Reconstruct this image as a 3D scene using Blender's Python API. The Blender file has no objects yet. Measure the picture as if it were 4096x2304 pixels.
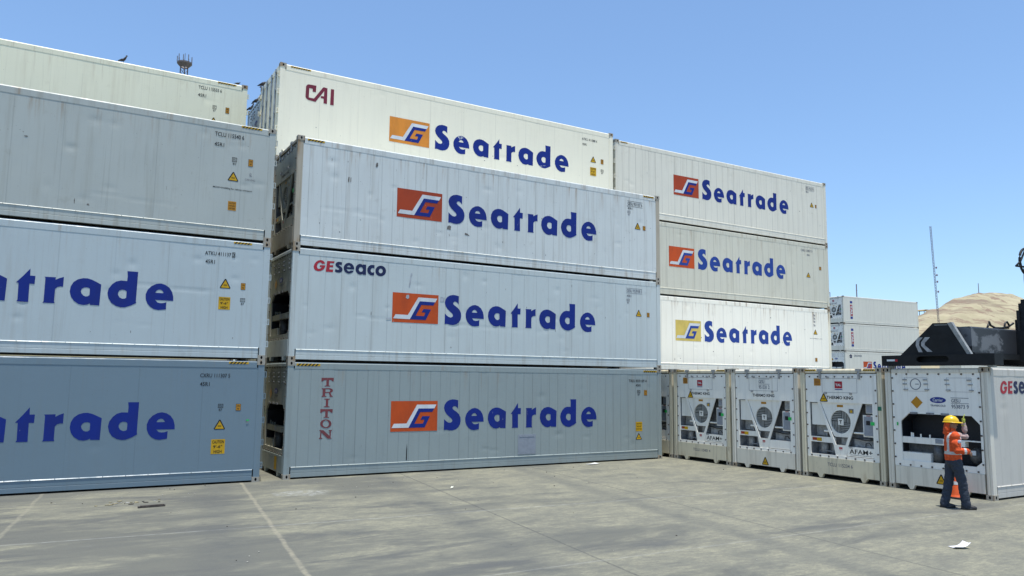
import bpy, bmesh, math, random
from mathutils import Vector, Matrix
from mathutils.geometry import tessellate_polygon

# ------------------------------------------------------------------ camera, world, sun, exposure
SC = bpy.context.scene
COL = SC.collection
R = math.radians
cam_d = bpy.data.cameras.new('camera')
cam = bpy.data.objects.new('camera', cam_d)
COL.objects.link(cam)
SC.camera = cam
cam_d.sensor_width = 36.0
cam_d.lens = 36.0 * 3084.55 / 4096.0
cam_d.clip_start = 0.1
cam_d.clip_end = 6000


def cam_matrix(rx, ry, rz, loc):
    m = Matrix.Rotation(rz, 3, 'Z') @ Matrix.Rotation(rx, 3, 'X') @ Matrix.Rotation(ry, 3, 'Y')
    right, fwd, up = m.col[0], m.col[1], m.col[2]
    M = Matrix.Identity(4)
    for i in range(3):
        M[i][0], M[i][1], M[i][2], M[i][3] = right[i], up[i], -fwd[i], loc[i]
    return M


cam.matrix_world = cam_matrix(0.1175, -0.0115, -0.5372, (-5.0866, -19.367, 2.508))

to_sun = Vector((-0.03, -0.15, 0.985)).normalized()
SUN_EL = math.asin(to_sun.z)
SUN_AZ = math.atan2(to_sun.x, to_sun.y)
world = bpy.data.worlds.new('World')
SC.world = world
world.use_nodes = True
wn = world.node_tree.nodes
sky_t = wn.new('ShaderNodeTexSky')
sky_t.sky_type = 'NISHITA'
sky_t.sun_disc = False
sky_t.sun_elevation = SUN_EL
sky_t.sun_rotation = SUN_AZ
sky_t.altitude = 0
sky_t.air_density = 1.0
sky_t.dust_density = 0.15
sky_t.ozone_density = 4.0
wn['Background'].inputs['Strength'].default_value = 0.130
sky_mix = wn.new('ShaderNodeMix')          # clearer, slightly greener blue of the coastal sky
sky_mix.data_type = 'RGBA'
sky_mix.blend_type = 'MULTIPLY'
sky_mix.inputs[0].default_value = 1.0
sky_mix.inputs[7].default_value = (1.055, 1.25, 1.455, 1)
sky_mix.clamp_result = False
sky_gam = wn.new('ShaderNodeGamma')         # hazier, more even from top to horizon
sky_gam.inputs[1].default_value = 0.75
world.node_tree.links.new(sky_t.outputs[0], sky_gam.inputs[0])
world.node_tree.links.new(sky_gam.outputs[0], sky_mix.inputs[6])
world.node_tree.links.new(sky_mix.outputs[2], wn['Background'].inputs[0])

sun_d = bpy.data.lights.new('sun', 'SUN')
sun_d.energy = 3.7
sun_d.angle = R(0.5)
sun_d.color = (1.0, 0.965, 0.90)
sun = bpy.data.objects.new('sun', sun_d)
COL.objects.link(sun)
sun.location = (0, 0, 60)
sun.rotation_euler = (-to_sun).to_track_quat('-Z', 'Y').to_euler()

SC.view_settings.view_transform = 'Standard'
SC.view_settings.look = 'None'
SC.view_settings.exposure = 0.62
SC.view_settings.gamma = 1.0
SC.view_settings.use_curve_mapping = False
SC.render.engine = 'CYCLES'

L, W, H = 12.192, 2.438, 2.896
WALL = 0.014          # side panels sit this far behind the corner castings
rnd = random.Random(7)


# ------------------------------------------------------------------ materials
def new_mat(name):
    m = bpy.data.materials.new(name)
    m.use_nodes = True
    nt = m.node_tree
    return m, nt, nt.nodes, nt.links, nt.nodes['Principled BSDF']


def mth(nt, op, a, b=None, c=None, clamp=False):
    n = nt.nodes.new('ShaderNodeMath')
    n.operation = op
    n.use_clamp = clamp
    for i, v in enumerate((a, b, c)):
        if v is None:
            continue
        if isinstance(v, (int, float)):
            n.inputs[i].default_value = v
        else:
            nt.links.new(v, n.inputs[i])
    return n.outputs[0]


def step(nt, v, a, b, lo=0.0, hi=1.0):
    n = nt.nodes.new('ShaderNodeMapRange')
    n.interpolation_type = 'SMOOTHSTEP'
    nt.links.new(v, n.inputs[0])
    n.inputs[1].default_value = a
    n.inputs[2].default_value = b
    n.inputs[3].default_value = lo
    n.inputs[4].default_value = hi
    return n.outputs[0]


def mixc(nt, f, a, b):
    n = nt.nodes.new('ShaderNodeMix')
    n.data_type = 'RGBA'
    for i, v in ((0, f), (6, a), (7, b)):
        if isinstance(v, (int, float)):
            n.inputs[i].default_value = v
        elif isinstance(v, tuple):
            n.inputs[i].default_value = v if len(v) == 4 else (*v, 1)
        else:
            nt.links.new(v, n.inputs[i])
    return n.outputs[2]


def noise(nt, vec, scale, detail=4, rough=0.55, dist=0.0):
    n = nt.nodes.new('ShaderNodeTexNoise')
    n.inputs['Scale'].default_value = scale
    n.inputs['Detail'].default_value = detail
    n.inputs['Roughness'].default_value = rough
    n.inputs['Distortion'].default_value = dist
    nt.links.new(vec, n.inputs['Vector'])
    return n.outputs[0]


def mapping(nt, vec, scale, loc=(0, 0, 0)):
    n = nt.nodes.new('ShaderNodeMapping')
    n.inputs['Scale'].default_value = scale
    n.inputs['Location'].default_value = loc
    nt.links.new(vec, n.inputs['Vector'])
    return n.outputs[0]


def obj_coords(nt, jitter=True):
    tc = nt.nodes.new('ShaderNodeTexCoord')
    raw = tc.outputs['Object']
    if not jitter:
        return raw, raw
    oi = nt.nodes.new('ShaderNodeObjectInfo')
    k = mth(nt, 'MULTIPLY', oi.outputs['Random'], 60.0)
    cb = nt.nodes.new('ShaderNodeCombineXYZ')
    nt.links.new(k, cb.inputs[0])
    nt.links.new(k, cb.inputs[1])
    nt.links.new(k, cb.inputs[2])
    ad = nt.nodes.new('ShaderNodeVectorMath')
    ad.operation = 'ADD'
    nt.links.new(raw, ad.inputs[0])
    nt.links.new(cb.outputs[0], ad.inputs[1])
    return raw, ad.outputs[0]


PLAIN = {}


def paint(name, col, dirt=0.5, rust=0.4, seam=None, rough=0.38, bump=0.35, tint=(0.30, 0.27, 0.21), line_amt=0.55):
    """aged container paint: run-off streaks, rust under the top rail, chips, panel seams"""
    m, nt, nd, lk, bs = new_mat(name)
    raw, v = obj_coords(nt)
    col = (col[0] * 1.02, col[1], col[2] * 0.94)
    sp = nd.new('ShaderNodeSeparateXYZ')
    lk.new(raw, sp.inputs[0])
    x, z = sp.outputs[0], sp.outputs[2]
    cloud = noise(nt, v, 0.7, 5)
    streak = noise(nt, mapping(nt, v, (6, 6, 0.32)), 1.0, 6, 0.62)
    thin = noise(nt, mapping(nt, v, (17, 17, 0.5)), 1.0, 3, 0.6)
    speck = noise(nt, v, 26, 3, 0.6)
    grime = noise(nt, v, 2.6, 6, 0.65)
    c = mixc(nt, step(nt, cloud, 0.3, 0.7, 0.0, 0.25 * dirt), (*col, 1), tuple(q * 0.72 for q in col))
    c = mixc(nt, step(nt, streak, 0.48, 0.78, 0.0, 0.55 * dirt), c, tint)
    c = mixc(nt, step(nt, thin, 0.56, 0.74, 0.0, 0.30 * dirt), c, tuple(q * 0.75 for q in tint))
    c = mixc(nt, step(nt, grime, 0.60, 0.74, 0.0, 0.28 * dirt), c, tuple(q * 0.8 for q in tint))
    if seam:
        fx = mth(nt, 'FRACT', mth(nt, 'MULTIPLY', x, 1.0 / seam))
        d = mth(nt, 'ABSOLUTE', mth(nt, 'SUBTRACT', fx, 0.5))
        line = step(nt, d, 0.5 - 0.016 / seam, 0.5 - 0.004 / seam)
        amt = mth(nt, 'MULTIPLY', line, step(nt, streak, 0.3, 0.6, 0.3 * line_amt, line_amt))
        c = mixc(nt, amt, c, tuple(q * 0.42 for q in col))
    # rust runs below the top rail and on the bottom rail
    top = mth(nt, 'MAXIMUM', step(nt, z, 1.9, 2.86), step(nt, z, 0.36, 0.10, 0.0, 0.7))
    rk = noise(nt, mapping(nt, v, (7.5, 7.5, 0.45), (31, 7, 3)), 1.0, 5, 0.68)
    rs = mth(nt, 'MULTIPLY', top, step(nt, rk, 0.60 - 0.10 * rust, 0.80 - 0.10 * rust))
    c = mixc(nt, mth(nt, 'MULTIPLY', rs, min(1.0, 0.75 * rust)), c, (0.27, 0.155, 0.055))
    chip = step(nt, speck, 0.71, 0.75, 0.0, min(1.0, 0.3 + 0.6 * rust))
    c = mixc(nt, chip, c, (0.10, 0.075, 0.055))
    lk.new(c, bs.inputs['Base Color'])
    lk.new(step(nt, grime, 0.3, 0.7, rough, rough + 0.22), bs.inputs['Roughness'])
    bp = nd.new('ShaderNodeBump')
    bp.inputs['Strength'].default_value = bump
    bp.inputs['Distance'].default_value = 0.02
    hgt = mth(nt, 'ADD', mth(nt, 'MULTIPLY', noise(nt, mapping(nt, v, (2.4, 2.4, 0.8)), 1.0, 2), 0.8),
              mth(nt, 'MULTIPLY', grime, 0.12))
    if seam:
        hgt = mth(nt, 'SUBTRACT', hgt, mth(nt, 'MULTIPLY', line, 0.2))
    lk.new(hgt, bp.inputs['Height'])
    lk.new(bp.outputs[0], bs.inputs['Normal'])
    PLAIN[m.name] = paint(name + '_frame', (col[0] / 1.02, col[1], col[2] / 0.94), dirt * 1.2 + 0.25, rust * 0.75 + 0.1, None, rough, bump, tint) if seam else m
    return m


def flat(name, col, rough=0.5, var=0.25, metal=0.0, scale=9.0, bump=0.0):
    """plain coloured surface with uneven wear"""
    m, nt, nd, lk, bs = new_mat(name)
    raw, v = obj_coords(nt)
    n = noise(nt, v, scale, 5, 0.65)
    c = mixc(nt, step(nt, n, 0.35, 0.7, 0.0, 1.0), (*col, 1), tuple(q * (1 - var) for q in col))
    lk.new(c, bs.inputs['Base Color'])
    bs.inputs['Roughness'].default_value = rough
    bs.inputs['Metallic'].default_value = metal
    if bump:
        bp = nd.new('ShaderNodeBump')
        bp.inputs['Strength'].default_value = bump
        bp.inputs['Distance'].default_value = 0.02
        lk.new(n, bp.inputs['Height'])
        lk.new(bp.outputs[0], bs.inputs['Normal'])
    return m


def decal(name, col, wear=0.25, under=(0.55, 0.57, 0.58)):
    """printed film, scratched in places so the paint below shows"""
    m, nt, nd, lk, bs = new_mat(name)
    raw, v = obj_coords(nt)
    n = noise(nt, mapping(nt, v, (3, 3, 1.2)), 1.0, 5, 0.6)
    s = noise(nt, mapping(nt, v, (22, 22, 5)), 1.0, 4, 0.7)
    c = mixc(nt, step(nt, n, 0.35, 0.7), (*col, 1), tuple(q * 0.8 + 0.004 for q in col))
    c = mixc(nt, step(nt, s, 0.68, 0.74, 0.0, wear), c, under)
    lk.new(c, bs.inputs['Base Color'])
    bs.inputs['Roughness'].default_value = 0.5
    bs.inputs['Specular IOR Level'].default_value = 0.25
    return m


M = {}
M['navy'] = decal('navy_print', (0.005, 0.022, 0.205), 0.4)
M['navy_soft'] = decal('faded_navy_print', (0.018, 0.055, 0.28), 0.5)
M['dark_navy'] = decal('dark_navy_print', (0.012, 0.020, 0.075), 0.3)
M['orange'] = decal('orange_print', (0.56, 0.080, 0.012), 0.3)
M['red_orange'] = decal('red_orange_print', (0.40, 0.055, 0.015), 0.3)
M['amber'] = decal('amber_print', (0.72, 0.26, 0.035), 0.4)
M['yellow_logo'] = decal('faded_yellow_print', (0.66, 0.50, 0.12), 0.6)
M['white_print'] = decal('white_print', (0.66, 0.69, 0.70), 0.2)
M['red'] = decal('red_print', (0.42, 0.025, 0.04), 0.3)
M['maroon'] = decal('maroon_print', (0.20, 0.025, 0.045), 0.35)
M['brown_red'] = decal('brown_red_print', (0.19, 0.05, 0.055), 0.3)
M['ink'] = decal('black_print', (0.018, 0.020, 0.024), 0.35)
M['grey_ink'] = decal('faded_grey_print', (0.16, 0.17, 0.20), 0.5)
M['sign_yellow'] = decal('yellow_sticker', (0.62, 0.36, 0.012), 0.25)
M['sign_orange'] = decal('orange_sticker', (0.50, 0.23, 0.02), 0.3)
M['sign_black'] = decal('black_sticker', (0.016, 0.015, 0.014), 0.1)
M['green'] = flat('green_seal_plastic', (0.02, 0.52, 0.10), 0.4)
M['dark_green'] = flat('dark_green_tape', (0.02, 0.16, 0.09), 0.5)
M['blue'] = decal('blue_print', (0.03, 0.05, 0.26), 0.2)
M['cast'] = paint('weathered_casting_steel', (0.36, 0.34, 0.30), 1.4, 1.3, None, 0.6, 0.3)
M['hole'] = flat('dark_hollow', (0.012, 0.012, 0.013), 0.9)
M['chip'] = flat('scraped_bare_metal', (0.21, 0.19, 0.165), 0.55, 0.6, 0.2, 30)
M['bay'] = flat('grimy_bay_metal', (0.26, 0.26, 0.265), 0.6, 0.5, 0.0, 6)
M['bay_black'] = flat('black_coil', (0.010, 0.011, 0.016), 0.55, 0.4, 0.0, 30)
M['unit_white'] = paint('unit_white_paint', (0.86, 0.85, 0.82), 0.5, 0.3, None, 0.42, 0.12)
M['unit_grey'] = flat('control_box_grey', (0.30, 0.32, 0.36), 0.45, 0.2)
M['unit_mid'] = flat('grey_machine_metal', (0.40, 0.40, 0.39), 0.5, 0.5, 0.1, 14)
M['gap_shade_unit'] = paint('gap_shade_unit_paint', (0.36, 0.36, 0.31), 1.2, 0.7, None, 0.5, 0.2, (0.20, 0.18, 0.13))  # shade of the narrow gap painted into the unit colour, under streaks and rust
M['grille'] = flat('fan_grille_dark', (0.13, 0.13, 0.125), 0.6, 0.3)
M['grille_bar'] = flat('fan_grille_bar', (0.42, 0.42, 0.39), 0.5, 0.3)
M['bolt'] = flat('rusty_bolt', (0.10, 0.075, 0.06), 0.7, 0.5)
M['beige'] = paint('beige_frame_paint', (0.68, 0.625, 0.485), 1.1, 0.85, None, 0.5, 0.25)
M['hinge'] = flat('dark_hinge_steel', (0.10, 0.11, 0.105), 0.55, 0.4)
M['cable'] = flat('black_cable', (0.015, 0.015, 0.015), 0.5)
M['rod'] = flat('galvanised_rod', (0.34, 0.37, 0.39), 0.42, 0.4, 0.35, 8)
M['patch'] = flat('grey_service_patch', (0.27, 0.30, 0.34), 0.5, 0.15)
M['frame_black'] = flat('black_lifting_frame_paint', (0.010, 0.012, 0.014), 0.6, 0.5, 0.0, 3)
M['frame_black'].node_tree.nodes['Principled BSDF'].inputs['Specular IOR Level'].default_value = 0.3
M['mid_dark'] = flat('dark_machine_metal', (0.12, 0.12, 0.118), 0.55, 0.5, 0.1, 14)
M['edge_grey'] = flat('sunlit_grey_edge', (0.30, 0.31, 0.30), 0.5, 0.4)  # paler grey paints in the sunlight on the plate's side


# ------------------------------------------------------------------ mesh building
class MB:
    def __init__(s):
        s.v, s.f, s.m = [], [], []

    def add(s, vs, fs, mi=0):
        o = len(s.v)
        s.v += [tuple(q) for q in vs]
        s.f += [tuple(i + o for i in f) for f in fs]
        s.m += [mi] * len(fs)
        return s

    def box(s, a, b, mi=0):
        x0, y0, z0 = a
        x1, y1, z1 = b
        return s.add([(x0, y0, z0), (x1, y0, z0), (x1, y1, z0), (x0, y1, z0), (x0, y0, z1), (x1, y0, z1), (x1, y1, z1), (x0, y1, z1)],
                     [(3, 2, 1, 0), (4, 5, 6, 7), (0, 1, 5, 4), (1, 2, 6, 5), (2, 3, 7, 6), (3, 0, 4, 7)], mi)

    def prism(s, outer, fn, d0, d1, holes=(), mi=0, back=True):
        """2-D outline (with holes) through fn(u, w, d) -> xyz, between depths d0 (front) and d1"""
        loops = [list(outer)] + [list(h) for h in holes]
        flatp = [p for l in loops for p in l]
        tris = tessellate_polygon([[Vector((p[0], p[1], 0)) for p in l] for l in loops])
        n = len(flatp)
        s.add([fn(p[0], p[1], d0) for p in flatp], [t for t in tris], mi)
        if d1 is None:
            return s
        vs = [fn(p[0], p[1], d0) for p in flatp] + [fn(p[0], p[1], d1) for p in flatp]
        fs = []
        o = 0
        for l in loops:
            k = len(l)
            fs += [(o + i, o + (i + 1) % k, n + o + (i + 1) % k, n + o + i) for i in range(k)]
            o += k
        if back:
            fs += [tuple(n + i for i in reversed(t)) for t in tris]
        return s.add(vs, fs, mi)

    def tube(s, pts, rad, n=8, mi=0, cap=True, up=(0, 0, 1)):
        pts = [Vector(p) for p in pts]
        k = len(pts)
        rads = rad if isinstance(rad, (list, tuple)) else [rad] * k
        vs, fs = [], []
        for i, p in enumerate(pts):
            t = (pts[min(i + 1, k - 1)] - pts[max(i - 1, 0)]).normalized()
            u = Vector(up)
            if abs(t.dot(u)) > 0.95:
                u = Vector((1, 0, 0))
            a = t.cross(u).normalized()
            b = a.cross(t).normalized()
            r = rads[i]
            ra, rb = (r if isinstance(r, tuple) else (r, r))
            for j in range(n):
                q = 2 * math.pi * j / n
                vs.append(p + a * (math.cos(q) * ra) + b * (math.sin(q) * rb))
        for i in range(k - 1):
            for j in range(n):
                fs.append((i * n + j, i * n + (j + 1) % n, (i + 1) * n + (j + 1) % n, (i + 1) * n + j))
        if cap:
            fs.append(tuple(range(n - 1, -1, -1)))
            fs.append(tuple((k - 1) * n + j for j in range(n)))
        return s.add(vs, fs, mi)

    def ball(s, c, r, nu=12, nv=8, mi=0):
        rx, ry, rz = r if isinstance(r, tuple) else (r, r, r)
        vs = [(c[0], c[1], c[2] - rz)]
        for i in range(1, nv):
            a = -math.pi / 2 + math.pi * i / nv
            for j in range(nu):
                b = 2 * math.pi * j / nu
                vs.append((c[0] + rx * math.cos(a) * math.cos(b), c[1] + ry * math.cos(a) * math.sin(b), c[2] + rz * math.sin(a)))
        vs.append((c[0], c[1], c[2] + rz))
        fs = [(0, 1 + (j + 1) % nu, 1 + j) for j in range(nu)]
        for i in range(nv - 2):
            for j in range(nu):
                fs.append((1 + i * nu + j, 1 + i * nu + (j + 1) % nu, 1 + (i + 1) * nu + (j + 1) % nu, 1 + (i + 1) * nu + j))
        t = len(vs) - 1
        fs += [(t, 1 + (nv - 2) * nu + j, 1 + (nv - 2) * nu + (j + 1) % nu) for j in range(nu)]
        return s.add(vs, fs, mi)

    def mesh(s, name, mats, smooth=False):
        me = bpy.data.meshes.new(name)
        me.from_pydata(s.v, [], s.f)
        for m in (mats if isinstance(mats, (list, tuple)) else [mats]):
            me.materials.append(m)
        if any(s.m):
            me.polygons.foreach_set('material_index', s.m)
        if smooth:
            me.polygons.foreach_set('use_smooth', [True] * len(me.polygons))
        me.validate()
        bm = bmesh.new()
        bm.from_mesh(me)
        bmesh.ops.recalc_face_normals(bm, faces=bm.faces)
        bm.to_mesh(me)
        bm.free()
        me.update()
        return me

    def build(s, name, mats, parent=None, loc=None, smooth=False):
        return link(name, s.mesh(name, mats, smooth), parent, loc)


def link(name, me, parent=None, loc=None):
    o = bpy.data.objects.new(name, me)
    COL.objects.link(o)
    if parent:
        o.parent = parent
    if loc:
        o.location = loc
    return o


def tag(o, label, cat, group=None, kind=None):
    if label:
        o['label'] = label
    if cat:
        o['category'] = cat
    if group:
        o['group'] = group
    if kind:
        o['kind'] = kind
    return o


def empty(name, loc, rz=0.0):
    o = bpy.data.objects.new(name, None)
    COL.objects.link(o)
    o.location = loc
    o.rotation_euler = (0, 0, rz)
    o.empty_display_size = 0.2
    return o


def oval(cx, cy, rx, ry, n=12, a0=0.0):
    return [(cx + rx * math.cos(a0 + 2 * math.pi * i / n), cy + ry * math.sin(a0 + 2 * math.pi * i / n)) for i in range(n)]


def rect(u0, w0, u1, w1):
    return [(u0, w0), (u1, w0), (u1, w1), (u0, w1)]


_txt = {}


def text_shape(body, bold=0.0):
    """outline of a string in the built-in font as (verts, faces), normalised to a unit box"""
    key = (body, bold)
    if key not in _txt:
        cu = bpy.data.curves.new('text', 'FONT')
        cu.body = body
        cu.offset = bold
        cu.align_x = 'CENTER' if '\n' in body else 'LEFT'
        cu.resolution_u = 3
        ob = bpy.data.objects.new('text', cu)
        COL.objects.link(ob)
        dg = bpy.context.evaluated_depsgraph_get()
        me = bpy.data.meshes.new_from_object(ob.evaluated_get(dg))
        vs = [tuple(v.co) for v in me.vertices]
        fs = [tuple(p.vertices) for p in me.polygons]
        bpy.data.objects.remove(ob)
        bpy.data.curves.remove(cu)
        bpy.data.meshes.remove(me)
        x0, x1 = min(v[0] for v in vs), max(v[0] for v in vs)
        y0, y1 = min(v[1] for v in vs), max(v[1] for v in vs)
        _txt[key] = ([((v[0] - x0) / (x1 - x0), (v[1] - y0) / (y1 - y0)) for v in vs], fs)
    return _txt[key]


def add_text(mb, fn, d, body, u0, u1, w0, w1, bold=0.0, mi=0, turn=False):
    vs, fs = text_shape(body, bold)
    if turn:      # reads downwards
        pts = [fn(u0 + (u1 - u0) * b, w1 - (w1 - w0) * a, d) for a, b in vs]
    else:
        pts = [fn(u0 + (u1 - u0) * a, w0 + (w1 - w0) * b, d) for a, b in vs]
    mb.add(pts, fs, mi)
    return mb

# ------------------------------------------------------------------ lettering outlines, metres on the side panel
WORD= [[[(4.757,1.905),(4.756,1.67),(4.721,1.711),(4.667,1.743),(4.615,1.741),(4.582,1.707),(4.59,1.671),(4.63,1.636),(4.71,1.588),(4.785,1.523),(4.833,1.434),(4.843,1.34),(4.824,1.247),(4.773,1.166),(4.695,1.108),(4.59,1.08),(4.498,1.085),(4.407,1.105),(4.329,1.097),(4.332,1.396),(4.388,1.343),(4.454,1.301),(4.52,1.29),(4.572,1.316),(4.586,1.357),(4.563,1.398),(4.49,1.457),(4.41,1.522),(4.349,1.604),(4.322,1.697),(4.338,1.779),(4.389,1.854),(4.466,1.906),(4.571,1.931),(4.663,1.926)]],[[(5.571,1.302),(5.565,1.399),(5.535,1.507),(5.472,1.603),(5.382,1.664),(5.286,1.689),(5.191,1.672),(5.091,1.613),(5.019,1.526),(4.983,1.42),(4.989,1.314),(5.032,1.208),(5.094,1.136),(5.176,1.087),(5.264,1.073),(5.338,1.083),(5.422,1.096),(5.426,1.265),(5.369,1.242),(5.301,1.234),(5.24,1.248),(5.185,1.304)],[(5.179,1.467),(5.358,1.468),(5.337,1.51),(5.302,1.54),(5.261,1.546),(5.218,1.529),(5.192,1.5)]],[[(6.302,1.575),(6.292,1.108),(6.111,1.112),(6.104,1.14),(6.055,1.114),(5.979,1.1),(5.888,1.117),(5.797,1.181),(5.736,1.269),(5.705,1.382),(5.716,1.494),(5.764,1.593),(5.846,1.661),(5.944,1.692),(6.028,1.694),(6.112,1.671),(6.205,1.626)],[(6.086,1.47),(6.087,1.326),(6.054,1.299),(6.016,1.292),(5.97,1.309),(5.932,1.354),(5.916,1.404),(5.931,1.454),(5.969,1.484),(6.022,1.493),(6.06,1.486)]],[[(6.703,1.823),(6.709,1.671),(6.804,1.67),(6.8,1.497),(6.707,1.498),(6.712,1.106),(6.498,1.107),(6.517,1.141),(6.51,1.504),(6.461,1.507),(6.589,1.664)]],[[(6.971,1.668),(7.182,1.671),(7.178,1.616),(7.249,1.658),(7.331,1.691),(7.33,1.473),(7.281,1.478),(7.222,1.46),(7.185,1.417),(7.183,1.152),(7.195,1.108),(6.971,1.107),(6.989,1.137),(6.99,1.642)]],[[(8.058,1.575),(8.048,1.108),(7.867,1.112),(7.86,1.14),(7.811,1.114),(7.735,1.1),(7.644,1.117),(7.553,1.181),(7.492,1.269),(7.461,1.382),(7.472,1.494),(7.52,1.593),(7.602,1.661),(7.7,1.692),(7.784,1.694),(7.868,1.671),(7.961,1.626)],[(7.842,1.47),(7.843,1.326),(7.81,1.299),(7.772,1.292),(7.726,1.309),(7.688,1.354),(7.672,1.404),(7.687,1.454),(7.725,1.484),(7.778,1.493),(7.816,1.486)]],[[(8.559,1.918),(8.778,1.917),(8.772,1.247),(8.783,1.208),(8.68,1.146),(8.554,1.095),(8.475,1.092),(8.381,1.114),(8.28,1.179),(8.217,1.282),(8.19,1.396),(8.208,1.497),(8.27,1.598),(8.348,1.667),(8.442,1.696),(8.568,1.691),(8.572,1.812)],[(8.572,1.461),(8.569,1.314),(8.537,1.291),(8.49,1.287),(8.435,1.316),(8.404,1.367),(8.4,1.418),(8.427,1.469),(8.474,1.491),(8.529,1.487)]],[[(9.551,1.302),(9.545,1.399),(9.515,1.507),(9.452,1.603),(9.362,1.664),(9.266,1.689),(9.171,1.672),(9.071,1.613),(8.999,1.526),(8.963,1.42),(8.969,1.314),(9.012,1.208),(9.074,1.136),(9.156,1.087),(9.244,1.073),(9.318,1.083),(9.402,1.096),(9.406,1.265),(9.349,1.242),(9.281,1.234),(9.22,1.248),(9.165,1.304)],[(9.159,1.467),(9.338,1.468),(9.317,1.51),(9.282,1.54),(9.241,1.546),(9.198,1.529),(9.172,1.5)]]]
LOGO_W= [(3.515, 1.793), (4.088, 1.792), (4.028, 1.688), (3.561, 1.69), (3.278, 1.182), (2.796, 1.184), (2.859, 1.295), (3.219, 1.295)]
LOGO_B= [(3.561, 1.69), (4.024, 1.688), (3.969, 1.595), (3.614, 1.592), (3.448, 1.285), (3.698, 1.286), (3.739, 1.388), (3.622, 1.39), (3.678, 1.484), (3.902, 1.481), (3.751, 1.183), (3.278, 1.182)]
GEN= [[[(0.838,2.509),(0.82,2.552),(0.778,2.585),(0.72,2.596),(0.656,2.578),(0.601,2.537),(0.56,2.477),(0.542,2.411),(0.557,2.356),(0.594,2.319),(0.652,2.301),(0.708,2.306),(0.764,2.329),(0.811,2.373),(0.837,2.424),(0.847,2.469),(0.71,2.462),(0.699,2.416),(0.756,2.42),(0.729,2.383),(0.681,2.363),(0.644,2.376),(0.629,2.414),(0.633,2.459),(0.655,2.505),(0.691,2.528),(0.723,2.531),(0.748,2.516),(0.757,2.498)]],[[(0.892,2.587),(1.085,2.593),(1.074,2.542),(0.971,2.541),(0.961,2.483),(1.056,2.489),(1.05,2.434),(0.963,2.432),(0.956,2.373),(1.056,2.375),(1.051,2.306),(0.862,2.305)]],[[(1.289,2.581),(1.275,2.504),(1.249,2.516),(1.216,2.516),(1.208,2.5),(1.259,2.472),(1.298,2.434),(1.308,2.394),(1.293,2.348),(1.253,2.315),(1.199,2.304),(1.141,2.311),(1.099,2.332),(1.121,2.403),(1.155,2.383),(1.196,2.381),(1.217,2.399),(1.195,2.426),(1.144,2.458),(1.113,2.492),(1.112,2.529),(1.139,2.568),(1.188,2.592),(1.242,2.592)]],[[(1.619,2.422),(1.621,2.462),(1.598,2.525),(1.55,2.571),(1.473,2.591),(1.406,2.571),(1.358,2.525),(1.333,2.462),(1.342,2.397),(1.373,2.342),(1.425,2.31),(1.484,2.302),(1.542,2.319),(1.587,2.352),(1.611,2.388),(1.523,2.387),(1.494,2.367),(1.456,2.37),(1.425,2.396),(1.418,2.418)],[(1.422,2.476),(1.526,2.474),(1.51,2.506),(1.475,2.519),(1.442,2.506)]],[[(1.946,2.58),(1.95,2.306),(1.861,2.306),(1.862,2.324),(1.831,2.309),(1.78,2.3),(1.72,2.321),(1.676,2.367),(1.655,2.435),(1.666,2.507),(1.707,2.56),(1.766,2.587),(1.813,2.584),(1.852,2.562),(1.853,2.58)],[(1.865,2.446),(1.86,2.418),(1.844,2.394),(1.821,2.38),(1.794,2.377),(1.77,2.388),(1.753,2.409),(1.746,2.436),(1.75,2.465),(1.766,2.489),(1.79,2.503),(1.816,2.505),(1.841,2.495),(1.858,2.474)]],[[(2.181,2.584),(2.178,2.491),(2.153,2.508),(2.122,2.505),(2.088,2.484),(2.072,2.441),(2.087,2.4),(2.118,2.384),(2.148,2.387),(2.175,2.404),(2.175,2.316),(2.125,2.304),(2.064,2.315),(2.011,2.353),(1.981,2.417),(1.984,2.484),(2.017,2.545),(2.072,2.583),(2.132,2.59)]],[[(2.509,2.458),(2.505,2.416),(2.488,2.378),(2.461,2.344),(2.425,2.319),(2.384,2.304),(2.341,2.301),(2.3,2.309),(2.263,2.329),(2.234,2.357),(2.215,2.393),(2.208,2.433),(2.212,2.474),(2.229,2.512),(2.256,2.546),(2.291,2.571),(2.332,2.586),(2.375,2.59),(2.416,2.582),(2.453,2.562),(2.483,2.534),(2.502,2.498)],[(2.415,2.45),(2.41,2.422),(2.395,2.399),(2.373,2.385),(2.347,2.383),(2.324,2.393),(2.307,2.414),(2.301,2.441),(2.306,2.468),(2.321,2.491),(2.343,2.505),(2.369,2.507),(2.392,2.497),(2.408,2.477)]]]
CAIW= [[[(1.079,2.404),(1.072,2.201),(0.973,2.201),(0.975,2.29),(0.871,2.288),(0.868,2.001),(1.023,1.998),(1.268,2.372),(1.302,2.404),(1.415,2.393),(1.417,1.907),(1.312,1.907),(1.313,2.051),(1.222,2.054),(1.225,2.116),(1.318,2.124),(1.319,2.286),(1.069,1.904),(0.86,1.922),(0.797,1.956),(0.768,2.006),(0.774,2.323),(0.802,2.373),(0.847,2.398)]],[[(1.52,2.392),(1.619,2.397),(1.623,1.904),(1.514,1.905)]]]
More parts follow.
